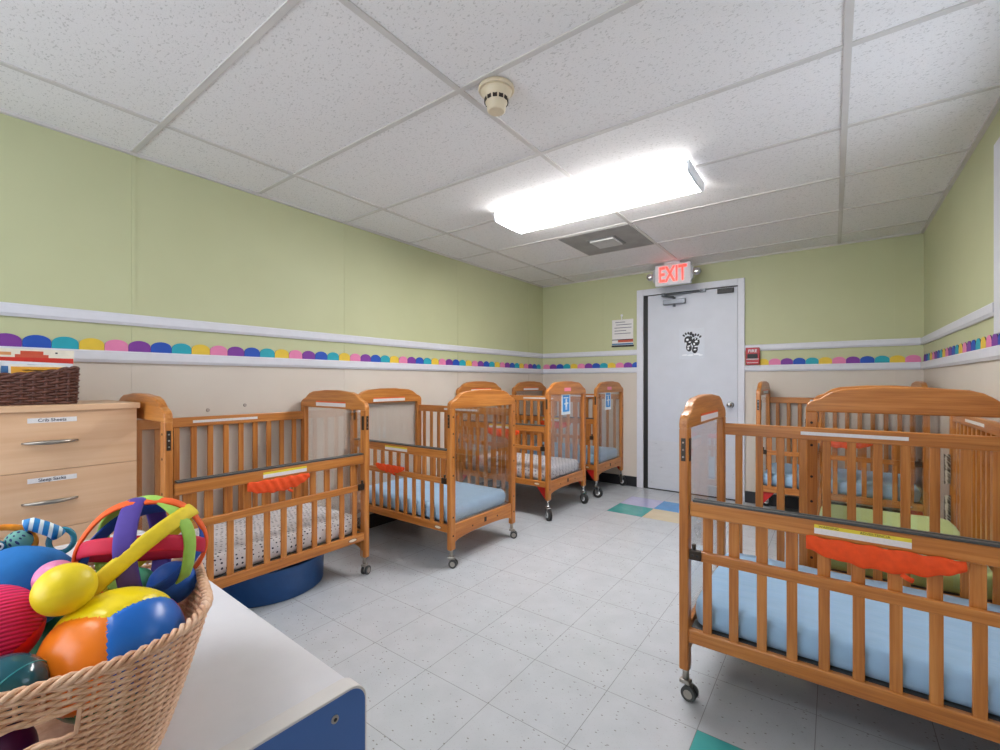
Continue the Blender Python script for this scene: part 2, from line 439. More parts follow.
# ------------------------------------------------------------------ door in the back wall
door = struct(bpy.data.objects.new('door_1', None)); C.objects.link(door); door.location = (-1.16, YB, 0)
def dobj(name, bm, m, par=door):
    o = obj(name, bm, m, par)
    o.matrix_parent_inverse = Matrix.Translation((1.16, -YB, 0)); return o
bm = bmesh.new()
bx(bm, -1.664, -1.596, YB-.022, YB, 0, 2.07, .003); bx(bm, -.712, -.656, YB-.022, YB, 0, 2.07, .003); bx(bm, -1.596, -.712, YB-.022, YB, 2.008, 2.07, .003)
dobj('door_frame', bm, trimm)
bm = bmesh.new(); bx(bm, -1.596, -1.545, YB-.004, YB, .0, 2.008); bx(bm, -1.55, -.712, YB-.004, YB, 1.996, 2.008)  # black strips stand in for the shaded gap beside and above the leaf
dobj('door_gap_shade', bm, black)
bm = bmesh.new(); bx(bm, -1.549, -.715, YB-.012, YB-.001, .012, 1.997, .002)
leaf = dobj('door_leaf', bm, doorp)
bm = bmesh.new(); bx(bm, -1.549, -.715, YB-.004, YB-.001, .0, .012); dobj('door_sweep', bm, black)
def kick():
    m, nt, bs = newmat('scuffed_kick_plate')
    n = noise_tex(nt, coords(nt, (4, 4, 14)), 2.2, 6, .7)
    L(nt, ramp(nt, n, [(.30, srgb(120, 122, 130)), (.36, srgb(202, 205, 213)), (.7, srgb(208, 211, 219))]), bs.inputs['Base Color'])
    bs.inputs['Roughness'].default_value = .35; return m
bm = bmesh.new(); bx(bm, -1.545, -.72, YB-.015, YB-.011, .03, .505, .0005); dobj('kick_plate', bm, kick())
bm = bmesh.new()
cyl(bm, (-.775, YB-.012, .893), (-.775, YB-.018, .893), .033, .031, 20); cyl(bm, (-.775, YB-.018, .893), (-.775, YB-.05, .893), .012, .012, 12)
sph(bm, (-.775, YB-.065, .893), .027, 20, 12, sc=(1, .75, 1)); dobj('door_knob', bm, chrome)
bm = bmesh.new()
bx(bm, -1.385, -1.17, YB-.058, YB-.012, 1.885, 1.935, .006)
cyl(bm, (-1.28, YB-.035, 1.86), (-1.28, YB-.035, 1.955), .014, .014, 14)
cl = dobj('door_closer', bm, plain('closer_grey', srgb(120, 124, 132), .35, .6))
bm = bmesh.new()
tube(bm, [(-1.28, YB-.04, 1.955), (-1.385, YB-.06, 1.975), (-1.375, YB-.065, 1.978)], .010, 8)
tube(bm, [(-1.375, YB-.065, 1.985), (-1.20, YB-.05, 1.985), (-1.0, YB-.03, 1.99)], .010, 8)
bx(bm, -1.04, -.985, YB-.04, YB-.02, 1.975, 2.008, .003); cyl(bm, (-1.375, YB-.065, 1.965), (-1.375, YB-.065, 1.998), .02, .02, 12)
dobj('closer_arm', bm, plain('arm_grey', srgb(112, 116, 124), .35, .6))
bm = bmesh.new(); bx(bm, -.885, -.745, YB-.035, YB-.011, 1.945, 1.99, .004); dobj('door_holder', bm, basem)
# footprint sticker: clear film with two inked baby feet
bm = bmesh.new(); bx(bm, -1.235, -1.0, YB-.0135, YB-.0118, 1.335, 1.635)
film = dobj('sticker', bm, plain('sticker_film', srgb(212, 217, 228), .25, var=.02)); film['label'] = 'clear sticker with a pair of black patterned baby footprints'
bm = bmesh.new()
def blob(cx, cz, rx, rz, ang, mi=0, y=YB-.0145, n=18):
    pts = []
    for k in range(n):
        a = 2*PI*k/n; x, z = rx*math.cos(a), rz*math.sin(a)
        pts.append((cx+x*math.cos(ang)-z*math.sin(ang), cz+x*math.sin(ang)+z*math.cos(ang)))
    prism(bm, pts, 1, y, y+.001, mi=mi)
for s, cx, cz in ((-1, -1.150, 1.497), (1, -1.082, 1.478)):
    t = .28*-s if s > 0 else .3
    blob(cx, cz+.02, .038, .044, t*.5); blob(cx+.006*-s, cz-.050, .027, .040, t*.4)
    for k in range(5):
        a = (k-2)*.40; rr = .070
        big = (k == (3 if s < 0 else 1))
        blob(cx+math.sin(a+.0)*rr*.85, cz+.022+math.cos(a)*rr, .009 if not big else .013, .014 if not big else .02, -a)
for cx, cz, rx, rz in ((-1.158, 1.525, .013, .011), (-1.135, 1.500, .012, .006), (-1.145, 1.462, .016, .006), (-1.15, 1.438, .008, .012), (-1.075, 1.505, .014, .009), (-1.095, 1.48, .008, .012),
                       (-1.078, 1.455, .016, .006), (-1.088, 1.425, .013, .007), (-1.06, 1.525, .006, .006), (-1.172, 1.49, .006, .01), (-1.085, 1.53, .006, .006)):
    blob(cx, cz, rx, rz, .2, 1, YB-.0155)
for cx, w_ in ((-1.185, .026), (-1.13, .03), (-1.07, .03), (-1.035, .02)):
    blob(cx, 1.375+random.uniform(-.006, .01), w_, .008, .05, 1, YB-.0145)
o = dobj('footprint_print', bm, [plain('black_ink', srgb(30, 32, 42), .5), plain('white_ink', srgb(235, 238, 245), .4)], film)
o.matrix_parent_inverse = film.matrix_parent_inverse.copy(); o.matrix_parent_inverse = Matrix.Identity(4)

# notice sheet in a clip left of the door
t = thing('notice_sheet', 'small printed notice hanging on the green wall left of the door', 'notice', (-1.825, YB, 1.48))
bm = bmesh.new(); bx(bm, -.117, .117, -.006, -.001, .02, .30); obj('paper', bm, labelw, t)
bm = bmesh.new()
for z, x0_, x1_ in ((.272, -.08, .03), (.245, -.07, .1), (.212, -.09, .1), (.18, -.09, .04), (.15, -.09, .09)): bx(bm, x0_, x1_, -.0075, -.006, z-.004, z+.004)
obj('printed_lines', bm, plain('grey_ink', srgb(128, 128, 140), .6), t)
bm = bmesh.new(); bx(bm, -.05, .117, -.0075, -.006, .055, .08, mi=1); bx(bm, -.117, .117, -.0075, -.006, .08, .088, mi=2); bx(bm, -.117, .117, -.0075, -.006, .028, .045, mi=3)
obj('printed_panel', bm, [plain('purple_grey_ink', srgb(120, 105, 125), .6), plain('brick_ink', srgb(196, 88, 66), .6), basem, plain('steel_blue_ink', srgb(86, 130, 165), .6)], t)
bm = bmesh.new(); bx(bm, -.12, .125, -.016, 0, .006, .024, .002); obj('bottom_tray', bm, basem, t)
bm = bmesh.new(); cyl(bm, (-.01, 0, .345), (-.01, -.01, .345), .014, .011, 12); bx(bm, -.014, -.006, -.009, -.002, .29, .34); obj('hook', bm, white, t)

# fire alarm pull station right of the door
t = thing('fire_alarm_pull_station', 'small red fire alarm pull station beside the door frame', 'fire alarm', (-.590, YB, 1.343))
bm = bmesh.new(); bx(bm, -.056, .056, -.038, 0, -.078, .078, .006); obj('housing', bm, plain('alarm_red', srgb(176, 34, 44), .35), t)
bm = bmesh.new(); bx(bm, -.04, .04, -.05, -.036, -.02, .02, .005); bx(bm, -.03, .03, -.056, -.048, -.008, .01, .003); obj('pull_handle', bm, basem, t)
bm = bmesh.new(); bx(bm, -.048, .048, -.0395, -.0375, -.03, -.024); bx(bm, -.045, .045, -.0395, -.0375, -.062, -.058); obj('white_band', bm, white, t)
text('lettering', 'FIRE', .036, white, t, face_matrix((0, -.0395, .046), (1, 0, 0), (0, 0, 1)), sx=1.1, bold=.0006)

# ------------------------------------------------------------------ ceiling fittings
def fixture(loc, label, power=1.0):
    t = thing('ceiling_light', label, 'ceiling light', loc)
    bm = bmesh.new(); bx(bm, -.612, .612, -.160, .160, -.013, .001, .002); obj('housing', bm, white, t)
    prof = []
    for y, z in ((-.168, -.012), (-.168, -.030), (-.158, -.058), (-.145, -.067), (-.02, -.070), (.02, -.070), (.145, -.067), (.158, -.058), (.168, -.030), (.168, -.012)): prof.append((y, z))
    bm = bmesh.new(); prism(bm, prof, 0, -.612, .612)
    m, nt, bs = newmat('glowing_lens')
    tc = N(nt, 'ShaderNodeTexCoord'); s = N(nt, 'ShaderNodeSeparateXYZ'); L(nt, tc.outputs['Object'], s.inputs[0])
    ay = mth(nt, 'ABSOLUTE', s.outputs['Y'])
    d = mth(nt, 'DIVIDE', mth(nt, 'SUBTRACT', ay, .085), .045)
    g = mth(nt, 'EXPONENT', mth(nt, 'MULTIPLY', mth(nt, 'MULTIPLY', d, d), -1.0))
    bs.inputs['Base Color'].default_value = (.9, .9, .9, 1)
    bs.inputs['Emission Color'].default_value = (1.0, .985, .97, 1)
    side = mth(nt, 'MULTIPLY', mth(nt, 'GREATER_THAN', ay, .159), power*LAMP*.06)      # the wrapped sides of the lens glow too
    L(nt, mth(nt, 'ADD', side, mth(nt, 'MULTIPLY_ADD', g, power*LAMP*.45, power*LAMP*.42)), bs.inputs['Emission Strength'])
    obj('diffuser', bm, m, t)
    for s_ in (-1, 1):
        bm = bmesh.new()
        prism(bm, [(y*1.03, z*1.03) for y, z in prof], 0, s_*.612 if s_ > 0 else -.626, .626 if s_ > 0 else -.612, .002)
        obj('end_cap', bm, plain('end_cap_white', srgb(236, 238, 244), .4), t)
    return t
fixture((-1.215, 2.585, H-.001), 'long white fluorescent wraparound light on the ceiling')
fixture((-1.215, -.45, H-.001), 'second fluorescent ceiling light, assumed out of view behind the camera', .30)  # unseen fixture, assumed here; it brightens the near part of the room

t = thing('air_vent', 'grey square ceiling air vent panel beyond the light', 'air vent', (-1.484, 3.461, H))
bm = bmesh.new(); bx(bm, -.29, .29, -.29, .29, -.010, .001, .002); obj('vent_panel', bm, plain('dusty_grey_panel', srgb(150, 148, 146), .6, var=.15, scale=6), t)
bm = bmesh.new(); bx(bm, -.12, .12, -.12, .12, -.014, -.009, .001); obj('vent_recess', bm, plain('vent_dark', srgb(118, 118, 118), .5), t)
bm = bmesh.new(); bx(bm, -.10, .10, -.10, .10, -.026, -.013, .003); obj('vent_plate', bm, plain('vent_light', srgb(196, 196, 196), .5), t)

t = thing('smoke_detector', 'cream smoke detector hanging from the ceiling grid', 'smoke detector', (-1.052, 1.398, H-.006)); t.scale = (.88, .88, .86)
cream = plain('aged_cream_plastic', srgb(216, 200, 172), .45, var=.03)
bm = bmesh.new(); lathe(bm, [(.03, .0), (.078, 0), (.080, -.010), (.076, -.016)][::-1], 36); obj('base_plate', bm, cream, t)
bm = bmesh.new(); lathe(bm, [(.034, -.108), (.040, -.103), (.043, -.075), (.049, -.068), (.055, -.045), (.066, -.026), (.069, -.014)], 36)
body = obj('housing', bm, cream, t)
bm = bmesh.new()
for k in range(12):
    a = 2*PI*k/12; c_, s_ = math.cos(a), math.sin(a)
    M = Matrix.Rotation(a, 4, 'Z')
    r_ = bmesh.ops.create_cube(bm, size=1)
    for v in r_['verts']: v.co = M @ Vector((.0508+v.co.x*.004, v.co.y*.019, -.060+v.co.z*.016))
obj('sensor_slot', bm, hole, body)

t = thing('exit_sign', 'white exit sign with red letters and two lamp heads above the door', 'exit sign', (-1.235, 4.46, H))
bm = bmesh.new(); bx(bm, -.075, .075, -.045, .045, -.022, 0, .004); obj('canopy', bm, white, t)
bm = bmesh.new(); bx(bm, -.165, .165, -.024, .024, -.222, -.02, .006); hs = obj('housing', bm, white, t)
text('lettering', 'EXIT', .205, emis('exit_red_glow', srgb(255, 60, 48), 1.1), hs, face_matrix((0, -.0245, -.122), (1, 0, 0), (0, 0, 1)), ext=.0012, sx=.62, bold=.0035)
for s in (-1, 1):
    bm = bmesh.new()
    prism(bm, [(s*.16, -.20), (s*.16, -.05), (s*.185, -.075), (s*.185, -.17)], 1, -.02, .02, .002)
    cyl(bm, (s*.18, 0, -.12), (s*.215, -.01, -.12), .012, .012, 10)
    lathe(bm, [(.012, .02), (.028, .012), (.036, -.012), (.034, -.02)][::-1], 20, M=Matrix.Translation((s*.215, -.02, -.12)) @ Matrix.Rotation(-PI/2, 4, 'X') @ Matrix.Rotation(PI, 4, 'X'))
    lh = obj('lamp_head', bm, plain('lamp_grey_plastic', srgb(176, 178, 184), .35), t)
    bm = bmesh.new(); sph(bm, (s*.215, -.038, -.12), .029, 18, 10, sc=(1, .4, 1)); obj('lens', bm, chrome, lh)

# ------------------------------------------------------------------ cribs
LH, WH = .495, .34          # half length, half width
def crest_pts(w_, z0, zs, zt):
    half = [(w_, z0), (w_, zs-.03), (w_-.006, zs-.012), (w_-.018, zs-.001), (w_-.035, zs+.006), (w_-.055, zs+.013), (w_-.075, zs+.028), (w_-.10, zs+.043), (w_-.14, zs+.055), (w_-.20, zt-.006), (w_*.2, zt)]
    return half+[(-p[0], p[1]) for p in reversed(half)]
SLATS = [(-.405+.081*i) for i in range(11)]
meshes = {}
def shared(key, fn):
    if key not in meshes: meshes[key] = fn()
    return meshes[key]
def mesh_of(build, mats):
    bm = bmesh.new(); build(bm); me = bpy.data.meshes.new('m'); bm.to_mesh(me); bm.free()
    for m in mats: me.materials.append(m)
    return me
def bolts_on_post(bm, s):
    for z in (.20, .30, .47, .62, .78, .88):
        cyl(bm, (s*(LH+.0002), 0, z), (s*(LH+.0012), 0, z), .0055, .0055, 10, mi=1)
def build_post(sx, sy):
    def f(bm):
        xo, xi = sx*LH, sx*(LH-.032); yo, yi = sy*WH, sy*(WH-.046)
        bx(bm, min(xo, xi), max(xo, xi), min(yo, yi), max(yo, yi), .105, .950, .006, seg=3)
        for z in (.19, .30, .55, .66, .80, .90):
            a, b = sx*(LH-.001), sx*(LH+.0008)
            cyl(bm, (a, sy*(WH-.023), z), (b, sy*(WH-.023), z), .0058, .0058, 10, mi=1)
    return f
def build_crest(sx):
    def f(bm):
        prism(bm, crest_pts(WH, .948, .995, 1.060), 0, min(sx*LH, sx*(LH-.032)), max(sx*LH, sx*(LH-.032)), .006, seg=3)
    return f
def build_skirt(sx):
    def f(bm):
        w_ = WH-.045
        pts = [(w_, .252), (w_, .130)]+[(w_*math.cos(PI*k/16), .130+.042*math.sin(PI*k/16)**.6) for k in range(1, 16)]+[(-w_, .130), (-w_, .252)]
        a, b = sx*(LH-.006), sx*(LH-.026)
        prism(bm, pts, 0, min(a, b), max(a, b), .003)
        for y in (-.13, .13): cyl(bm, (sx*(LH-.0065), y, .205), (sx*(LH-.0045), y, .205), .0055, .0055, 10, mi=1)
        bx(bm, min(a, b)-.0005, max(a, b)+.0005, -.012, .012, .198, .228, mi=1)
    return f
def build_panel(sx):
    def f(bm): bx(bm, sx*(LH-.018)-.0015, sx*(LH-.018)+.0015, -(WH-.044), WH-.044, .250, .950)
    return f
def build_caster(big):
    def f(bm):   # origin at floor under stem
        if not big:
            cyl(bm, (0, 0, .062), (0, 0, .112), .011, .011, 12)
            bx(bm, -.013, .013, -.013, .013, .10, .145, .002)
            bx(bm, -.018, .018, -.014, .014, .052, .066, .003); bx(bm, -.002, .024, -.003, .003, .018, .06, .001)
        else:
            cyl(bm, (0, 0, .10), (0, 0, .17), .011, .011, 12); bx(bm, -.024, .024, -.018, .018, .092, .104, .003)
            bx(bm, -.004, .03, -.020, -.016, .035, .1, .001); bx(bm, -.004, .03, .016, .020, .035, .1, .001)
    return f
def build_wheel(big):
    def f(bm):
        if not big:
            for y in (-.012, .012):
                cyl(bm, (.014, y-.006, .025), (.014, y+.006, .025), .025, .025, 22, mi=0)
                cyl(bm, (.014, y-.008, .025), (.014, y+.008, .025), .015, .015, 16, mi=1)
        else:
            cyl(bm, (.018, -.013, .046), (.018, .013, .046), .046, .046, 28, mi=0); cyl(bm, (.018, -.0155, .046), (.018, .0155, .046), .022, .022, 20, mi=1)
    return f
def build_bracket(bm):    # red triangular gusset under the front rail (x outwards)
    prism(bm, [(0, .215), (-.10, .215), (-.012, .11), (0, .10)], 1, -.002, .002)
def mattress_mesh(mat):
    def f(bm):
        hx, hy, rc = .457, .300, .055
        def outline(ins):
            pts = []
            for (cx, cy, a0) in ((hx-rc, hy-rc, 0), (-(hx-rc), hy-rc, PI/2), (-(hx-rc), -(hy-rc), PI), (hx-rc, -(hy-rc), 1.5*PI)):
                for k in range(7):
                    a = a0+PI/2*k/6; pts.append((cx+(rc-ins)*math.cos(a), cy+(rc-ins)*math.sin(a)))
            out = []
            for i in range(len(pts)):
                p, q = pts[i], pts[(i+1) % len(pts)]
                dd = math.dist(p, q); n = max(1, int(dd/.03))
                for k in range(n): out.append((p[0]+(q[0]-p[0])*k/n, p[1]+(q[1]-p[1])*k/n))
            return out
        lay = [(.015, 0), (.004, .006), (0, .02), (-.004, .045), (0, .07), (.006, .083), (.016, .092), (.030, .097)]
        rings = []; base_n = len(outline(0))
        for ins, z in lay:
            o_ = outline(ins)
            if len(o_) != base_n:
                o_ = [(p[0]*(1-ins/hx), p[1]*(1-ins/hy)) for p in outline(0)]
            ring = []
            for (x, y) in o_:
                nz = noise.noise(Vector((x*14, y*14, z*9)))
                k = 1+.006*nz*(1 if z > .01 else 0)
                ring.append(bm.verts.new((x*k, y*k, z+.003*nz*(z > .03))))
            rings.append(ring)
        for a, b in zip(rings, rings[1:]):
            for k in range(len(a)):
                fc = bm.faces.new((a[k], a[(k+1) % len(a)], b[(k+1) % len(a)], b[k])); fc.smooth = True
        bm.faces.new(list(reversed(rings[0])))
        for s_ in (.85, .6, .3):
            ring = []
            for v in rings[-1][:] if s_ == .85 else first:
                pass
            src = rings[len(lay)-1]
            ring = [bm.verts.new((v.co.x*s_, v.co.y*s_, .099+.004*(1-s_)+.003*noise.noise(Vector((v.co.x*s_*9, v.co.y*s_*9, 3))))) for v in src]
            prev = rings[-1]
            for k in range(len(ring)):
                fc = bm.faces.new((prev[k], prev[(k+1) % len(ring)], ring[(k+1) % len(ring)], ring[k])); fc.smooth = True
            rings.append(ring); first = ring
        fc = bm.faces.new(rings[-1]); fc.smooth = True
    return mesh_of(f, [mat])
def cover_mesh(bm):       # bunched nylon cover strapped along the gate rail
    n = 64; hx = .17; m = 18; grid = []
    for i in range(n+1):
        u = i/n; x = -hx+2*hx*u
        zt = .651+.002*math.sin(u*31)
        drop = .040+.026*max(0, math.sin(u*PI*1.05))**.8+.004*noise.noise(Vector((u*11, 1, 2)))
        if u > .9: drop *= 1-(u-.9)*3.5
        ring = []
        for k in range(m):
            a = 2*PI*k/m; ca, sa = math.cos(a), math.sin(a)
            fold = .0035*math.sin(u*46+sa*3.0)*(1 if ca > -.2 else 0)+.004*noise.noise(Vector((u*9, sa*2.2, 0)))
            yy = -WH-.006-(.007*ca+fold*(.4+.6*abs(ca)))
            zz = zt-drop/2+drop/2*math.copysign(abs(sa)**.8, sa)
            ring.append(bm.verts.new((x, yy, zz)))
        grid.append(ring)
    for a, b in zip(grid, grid[1:]):
        for k in range(m):
            f = bm.faces.new((a[k], a[(k+1) % m], b[(k+1) % m], b[k])); f.smooth = True
    bm.faces.new(grid[0]); bm.faces.new(list(reversed(grid[-1])))
    tube(bm, [(.045, -WH-.008, .588), (.058, -WH-.010, .580), (.068, -WH-.008, .576)], .007, 6)
    bmesh.ops.recalc_face_normals(bm, faces=bm.faces[:])

def make_crib(label, kind, mattress, mlabel, loc, rz, cover='full', crest_tag=False, gate_drop=0):
    big = kind in ('evac', 'tall')
    lift = {'evac': .055, 'tall': .03}.get(kind, 0.0)
    t = thing('crib', label, 'crib', loc, rz, None)
    def P(name, key, fn, mats, par=t, loc_=(0, 0, 0), lab=None):
        me = shared(key, lambda: mesh_of(fn, mats))
        o = link(name, me, par, loc_)
        if lab: o['label'] = lab
        return o
    Z = lift
    for sx in (-1, 1):
        for sy in (-1, 1):
            P('corner_post', ('post', sx, sy), build_post(sx, sy), [wz, hole], loc_=(0, 0, Z))
            c = P('caster', ('caster', big), build_caster(big), [chrome if big else metal], loc_=(sx*(LH-.018), sy*(WH-.023), 0))
            c.rotation_euler = (0, 0, random.uniform(-.9, .9)+(PI if sx < 0 else 0) if big else random.uniform(0, 6.28))
            P('caster_wheel', ('wheel', big), build_wheel(big), [black if big else gstrip, white if big else metal], par=c)
        P('end_crest', ('crest', sx), build_crest(sx), [wy], loc_=(0, 0, Z))
        P('end_skirt', ('skirt', sx), build_skirt(sx), [wy, hole], loc_=(0, 0, Z))
        P('clear_panel', ('panel', sx), build_panel(sx), [acrylic], loc_=(0, 0, Z), lab='clear acrylic end panel')
        # label on the inner face of each crest
        q = P('warning_label', ('crlabel', sx), lambda bm, sx=sx: (bx(bm, sx*(LH-.032)-.0012, sx*(LH-.032)+.0012, -.155, .155, .960, .982), bx(bm, sx*(LH-.032)-.0014, sx*(LH-.032)+.0014, -.155, .155, .982, .990, mi=1)),
              [labelw, plain('label_stripe_orange', srgb(232, 96, 40), .5) if kind != 'yellow' else labely], loc_=(0, 0, Z), lab='white and orange printed label')
    # back side: fixed, full-height slats
    P('back_top_rail', 'btr', lambda bm: bx(bm, -(LH-.03), LH-.03, WH-.036, WH-.012, .868, .920, .004), [wx], loc_=(0, 0, Z))
    P('back_bottom_rail', 'bbr', lambda bm: bx(bm, -(LH-.03), LH-.03, WH-.036, WH-.012, .205, .252, .004), [wx], loc_=(0, 0, Z))
    P('rail_label', 'blab', lambda bm: bx(bm, -.17, .17, WH-.0375, WH-.0355, .888, .902), [labelw], loc_=(0, 0, Z), lab='long white printed strip')
    for x in SLATS:
        P('back_slat', 'bslat', lambda bm: bx(bm, -.0145, .0145, -.006, .006, .245, .872, .003), [wz], loc_=(x, WH-.024, Z))
    # front side: fixed low part
    P('front_middle_rail', 'fmr', lambda bm: bx(bm, -(LH-.03), LH-.03, -WH+.006, -WH+.024, .494, .529, .004), [wx], loc_=(0, 0, Z))
    P('front_bottom_rail', 'fbr', lambda bm: bx(bm, -(LH-.03), LH-.03, -WH+.006, -WH+.028, .205, .252, .004), [wx], loc_=(0, 0, Z))
    for x in SLATS:
        P('front_slat', 'fslat', lambda bm: bx(bm, -.0140, .0140, -.0055, .0055, .245, .500, .0025), [wz], loc_=(x, -WH+.017, Z))
    P('badge', 'badge', lambda bm: (prism(bm, [(.385+.03*math.cos(2*PI*k/20), .228+.011*math.sin(2*PI*k/20)) for k in range(20)], 1, -WH+.0045, -WH+.007), prism(bm, [(.385+.024*math.cos(2*PI*k/20), .228+.0075*math.sin(2*PI*k/20)) for k in range(20)], 1, -WH+.0037, -WH+.006, mi=1)),
      [plain('badge_brown', srgb(150, 96, 50), .5), plain('badge_cream', srgb(226, 214, 196), .5)], loc_=(0, 0, Z), lab='small oval cream badge')
    # drop gate
    gate = P('drop_gate', 'gate', lambda bm: (bx(bm, -(LH-.036), LH-.036, -WH+.004, -WH+.026, .646, .697, .005), bx(bm, -(LH-.04), LH-.04, -WH+.028, -WH+.040, .494, .520, .003)), [wx], loc_=(0, 0, Z))
    for x in SLATS:
        P('gate_slat', 'gslat', lambda bm: bx(bm, -.0160, .0160, -.0055, .0055, .504, .652, .0025), [wz], par=gate, loc_=(x-.001, -WH+.0325 if False else -WH+.031, 0))
    P('teething_strip', 'strip', lambda bm: (bx(bm, -(LH-.045), LH-.038, -WH+.002, -WH+.030, .697, .704, .002), bx(bm, -(LH-.045), LH-.038, -WH+.020, -WH+.033, .685, .706, .002)), [gstrip], par=gate, lab='dark plastic strip on the gate top')
    P('warning_label', 'glab', lambda bm: (bx(bm, -.105, .112, -WH+.0028, -WH+.0045, .658, .675), bx(bm, -.105, .112, -WH+.0026, -WH+.0045, .675, .685, mi=1)), [labelw, labely], par=gate, lab='white and yellow warning label')
    for sx in (-1, 1):
        P('gate_latch', ('latch', sx), lambda bm, sx=sx: (bx(bm, sx*(LH-.055)-.02, sx*(LH-.055)+.018, -WH-.004, -WH+.01, .498, .533, .003), cyl(bm, (sx*(LH-.05), -WH+.002, .53), (sx*(LH-.05), -WH+.002, .552), .005, .007, 10),
            cyl(bm, (sx*(LH-.062), -WH-.0065, .515), (sx*(LH-.062), -WH-.003, .515), .004, .004, 8, mi=1), cyl(bm, (sx*(LH-.047), -WH-.0065, .515), (sx*(LH-.047), -WH-.003, .515), .004, .004, 8, mi=1)), [gstrip if big else darkmetal, black], loc_=(0, 0, Z), lab='dark metal gate latch')
        P('latch_plate', ('plate', sx), lambda bm, sx=sx: (bx(bm, sx*(LH-.0155)-.0075, sx*(LH-.0155)+.0075, -WH-.002, -WH+.002, .835, .915, .001), bx(bm, sx*(LH-.034)-.0015, sx*(LH-.034)+.0015, -WH+.008, -WH+.028, .835, .915, .001),
            *[cyl(bm, (sx*(LH-.0155), -WH-.004, z), (sx*(LH-.0155), -WH-.001, z), .0035, .0035, 8, mi=1) for z in (.85, .875, .9)]), [darkmetal, chrome], loc_=(0, 0, Z), lab='dark metal latch plate')
        if kind == 'evac':
            for sy in (-1, 1):
                me = shared('bracket', lambda: mesh_of(build_bracket, [red]))
                o = link('brace', me, t, (sx*(LH-.033), sy*(WH-.022), Z)); o['label'] = 'red triangular brace'
                if sx < 0: o.rotation_euler = (0, 0, PI)
    if cover:
        o = P('fabric_cover', 'cover', cover_mesh, [orange], par=gate, loc_=((.045 if cover == 'full' else 0), 0, 0), lab='orange nylon cover bunched on the gate')
        if cover == 'small': o.scale = (.80, 1, .8); o.location = (-.045, 0, .04)
        if cover == 'left': o.scale = (.87, 1, 1); o.location = (-.03, 0, 0)
    # board under the mattress
    P('mattress_board', 'board', lambda bm: bx(bm, -(LH-.034), LH-.034, -WH+.034, WH-.040, .228, .250, .002), [gstrip], loc_=(0, 0, Z))
    # the mattress rests in the crib: its own thing
    me = shared(('mat', mattress.name), lambda: mattress_mesh(mattress))
    mo = link('crib_mattress', me, None, (loc[0], loc[1], .2505+Z)); mo.rotation_euler = (0, 0, rz); tag(mo, mlabel, 'crib mattress')
    if kind == 'tall': mo.scale = (1, .955, 1)
    return t
c1 = make_crib('honey oak crib parked lengthwise along the left wall beside the dresser', 'std', sh_dot, 'crib mattress in white sheet with small navy dots, above the blue tub', (-2.484, 1.142, 0), PI/2, 'left')
c2 = make_crib('honey oak crib sticking out from left wall, second from the dresser, light blue mattress', 'std', sh_blue, 'light blue sheeted mattress in the plain crib nearest the spotted one', (-2.318, 2.312, 0), 0, 'small')
c3 = make_crib('honey oak crib with red braces, pink tag and larger blue card, white mattress', 'evac', sh_grey, 'white and grey patterned mattress in the crib with red braces', (-2.318, 3.452, 0), 0, 'full')
c4 = make_crib('honey oak crib in the far left corner with blue card on clear end', 'evac', sh_blue, 'light blue mattress in the far left corner crib left of the door', (-2.310, 4.347, 0), 0, 'full')
c5 = make_crib('large foreground honey oak crib at right with long orange cover on its gate', 'std', sh_blue, 'large light blue mattress in the nearest crib at right', (.059, 1.983, 0), 0)
c6 = make_crib('honey oak crib along the right wall, end-on behind the nearest crib, with green mattress', 'tall', sh_green, 'pale green sheeted mattress in the crib behind the nearest one', (.225, 2.93, 0), -PI/2)
c6.scale = (1, .955, 1)
c7 = make_crib('honey oak crib against the back wall in far right corner beside the door', 'evac', sh_blue, 'light blue mattress in the crib by the back wall right of the door', (.010, 4.345, 0), 0)

# text on the nearest gate's warning label
for c in (c5,):
    g = [o for o in c.children if o.name.startswith('drop_gate')][0]
    lb = [o for o in g.children if o.name.startswith('warning_label')][0]
    m_ink = plain('label_ink', srgb(50, 46, 44), .6)
    text('lettering', 'ADVERTENCIA', .010, m_ink, c, face_matrix((.035, -WH+.0022, .680), (1, 0, 0), (0, 0, 1)), ext=.0002)
    text('lettering', 'WARNING', .010, m_ink, c, face_matrix((-.07, -WH+.0022, .680), (1, 0, 0), (0, 0, 1)), ext=.0002)

# cards and pink tags on the outer ends of cribs 3 and 4
card_blue = plain('card_blue', srgb(46, 146, 222), .4); pink = plain('pink_tag', srgb(240, 140, 170), .5); card_white = plain('card_white', srgb(228, 236, 244), .4)
for c, y, s in ((c3, -.02, 1.0), (c4, -.04, .9)):
    bm = bmesh.new(); X = LH-.0155
    bx(bm, X, X+.002, y-.078*s, y+.078*s, .775, .955, mi=0); bx(bm, X+.0015, X+.0028, y-.058*s, y+.058*s, .80, .94, mi=1)
    bx(bm, X+.0026, X+.0034, y-.045*s, y+.04*s, .915, .923, mi=0); bx(bm, X+.0026, X+.0034, y-.012, y+.016, .84, .885, mi=0, bev=0)
    cyl(bm, (X+.0026, y+.002, .897), (X+.0036, y+.002, .897), .014, .014, 14, mi=0)
    for dy, dz in ((-.022, .868), (.028, .872)): bx(bm, X+.0026, X+.0034, y+dy-.012, y+dy+.010, dz-.006, dz+.006, mi=0)
    bx(bm, X+.0026, X+.0034, y-.01, y+.0, .815, .842, mi=0); bx(bm, X+.0026, X+.0034, y+.006, y+.016, .815, .842, mi=0)
    o = obj('sign_card', bm, [card_white, card_blue], c, (0, 0, .055)); o['label'] = 'blue card with a white baby figure'
    bm = bmesh.new(); bx(bm, LH-.001, LH+.001, y-.055*s, y+.06*s, .975, 1.005); o = obj('name_tag', bm, pink, c, (0, 0, .055)); o['label'] = 'pink name tag'
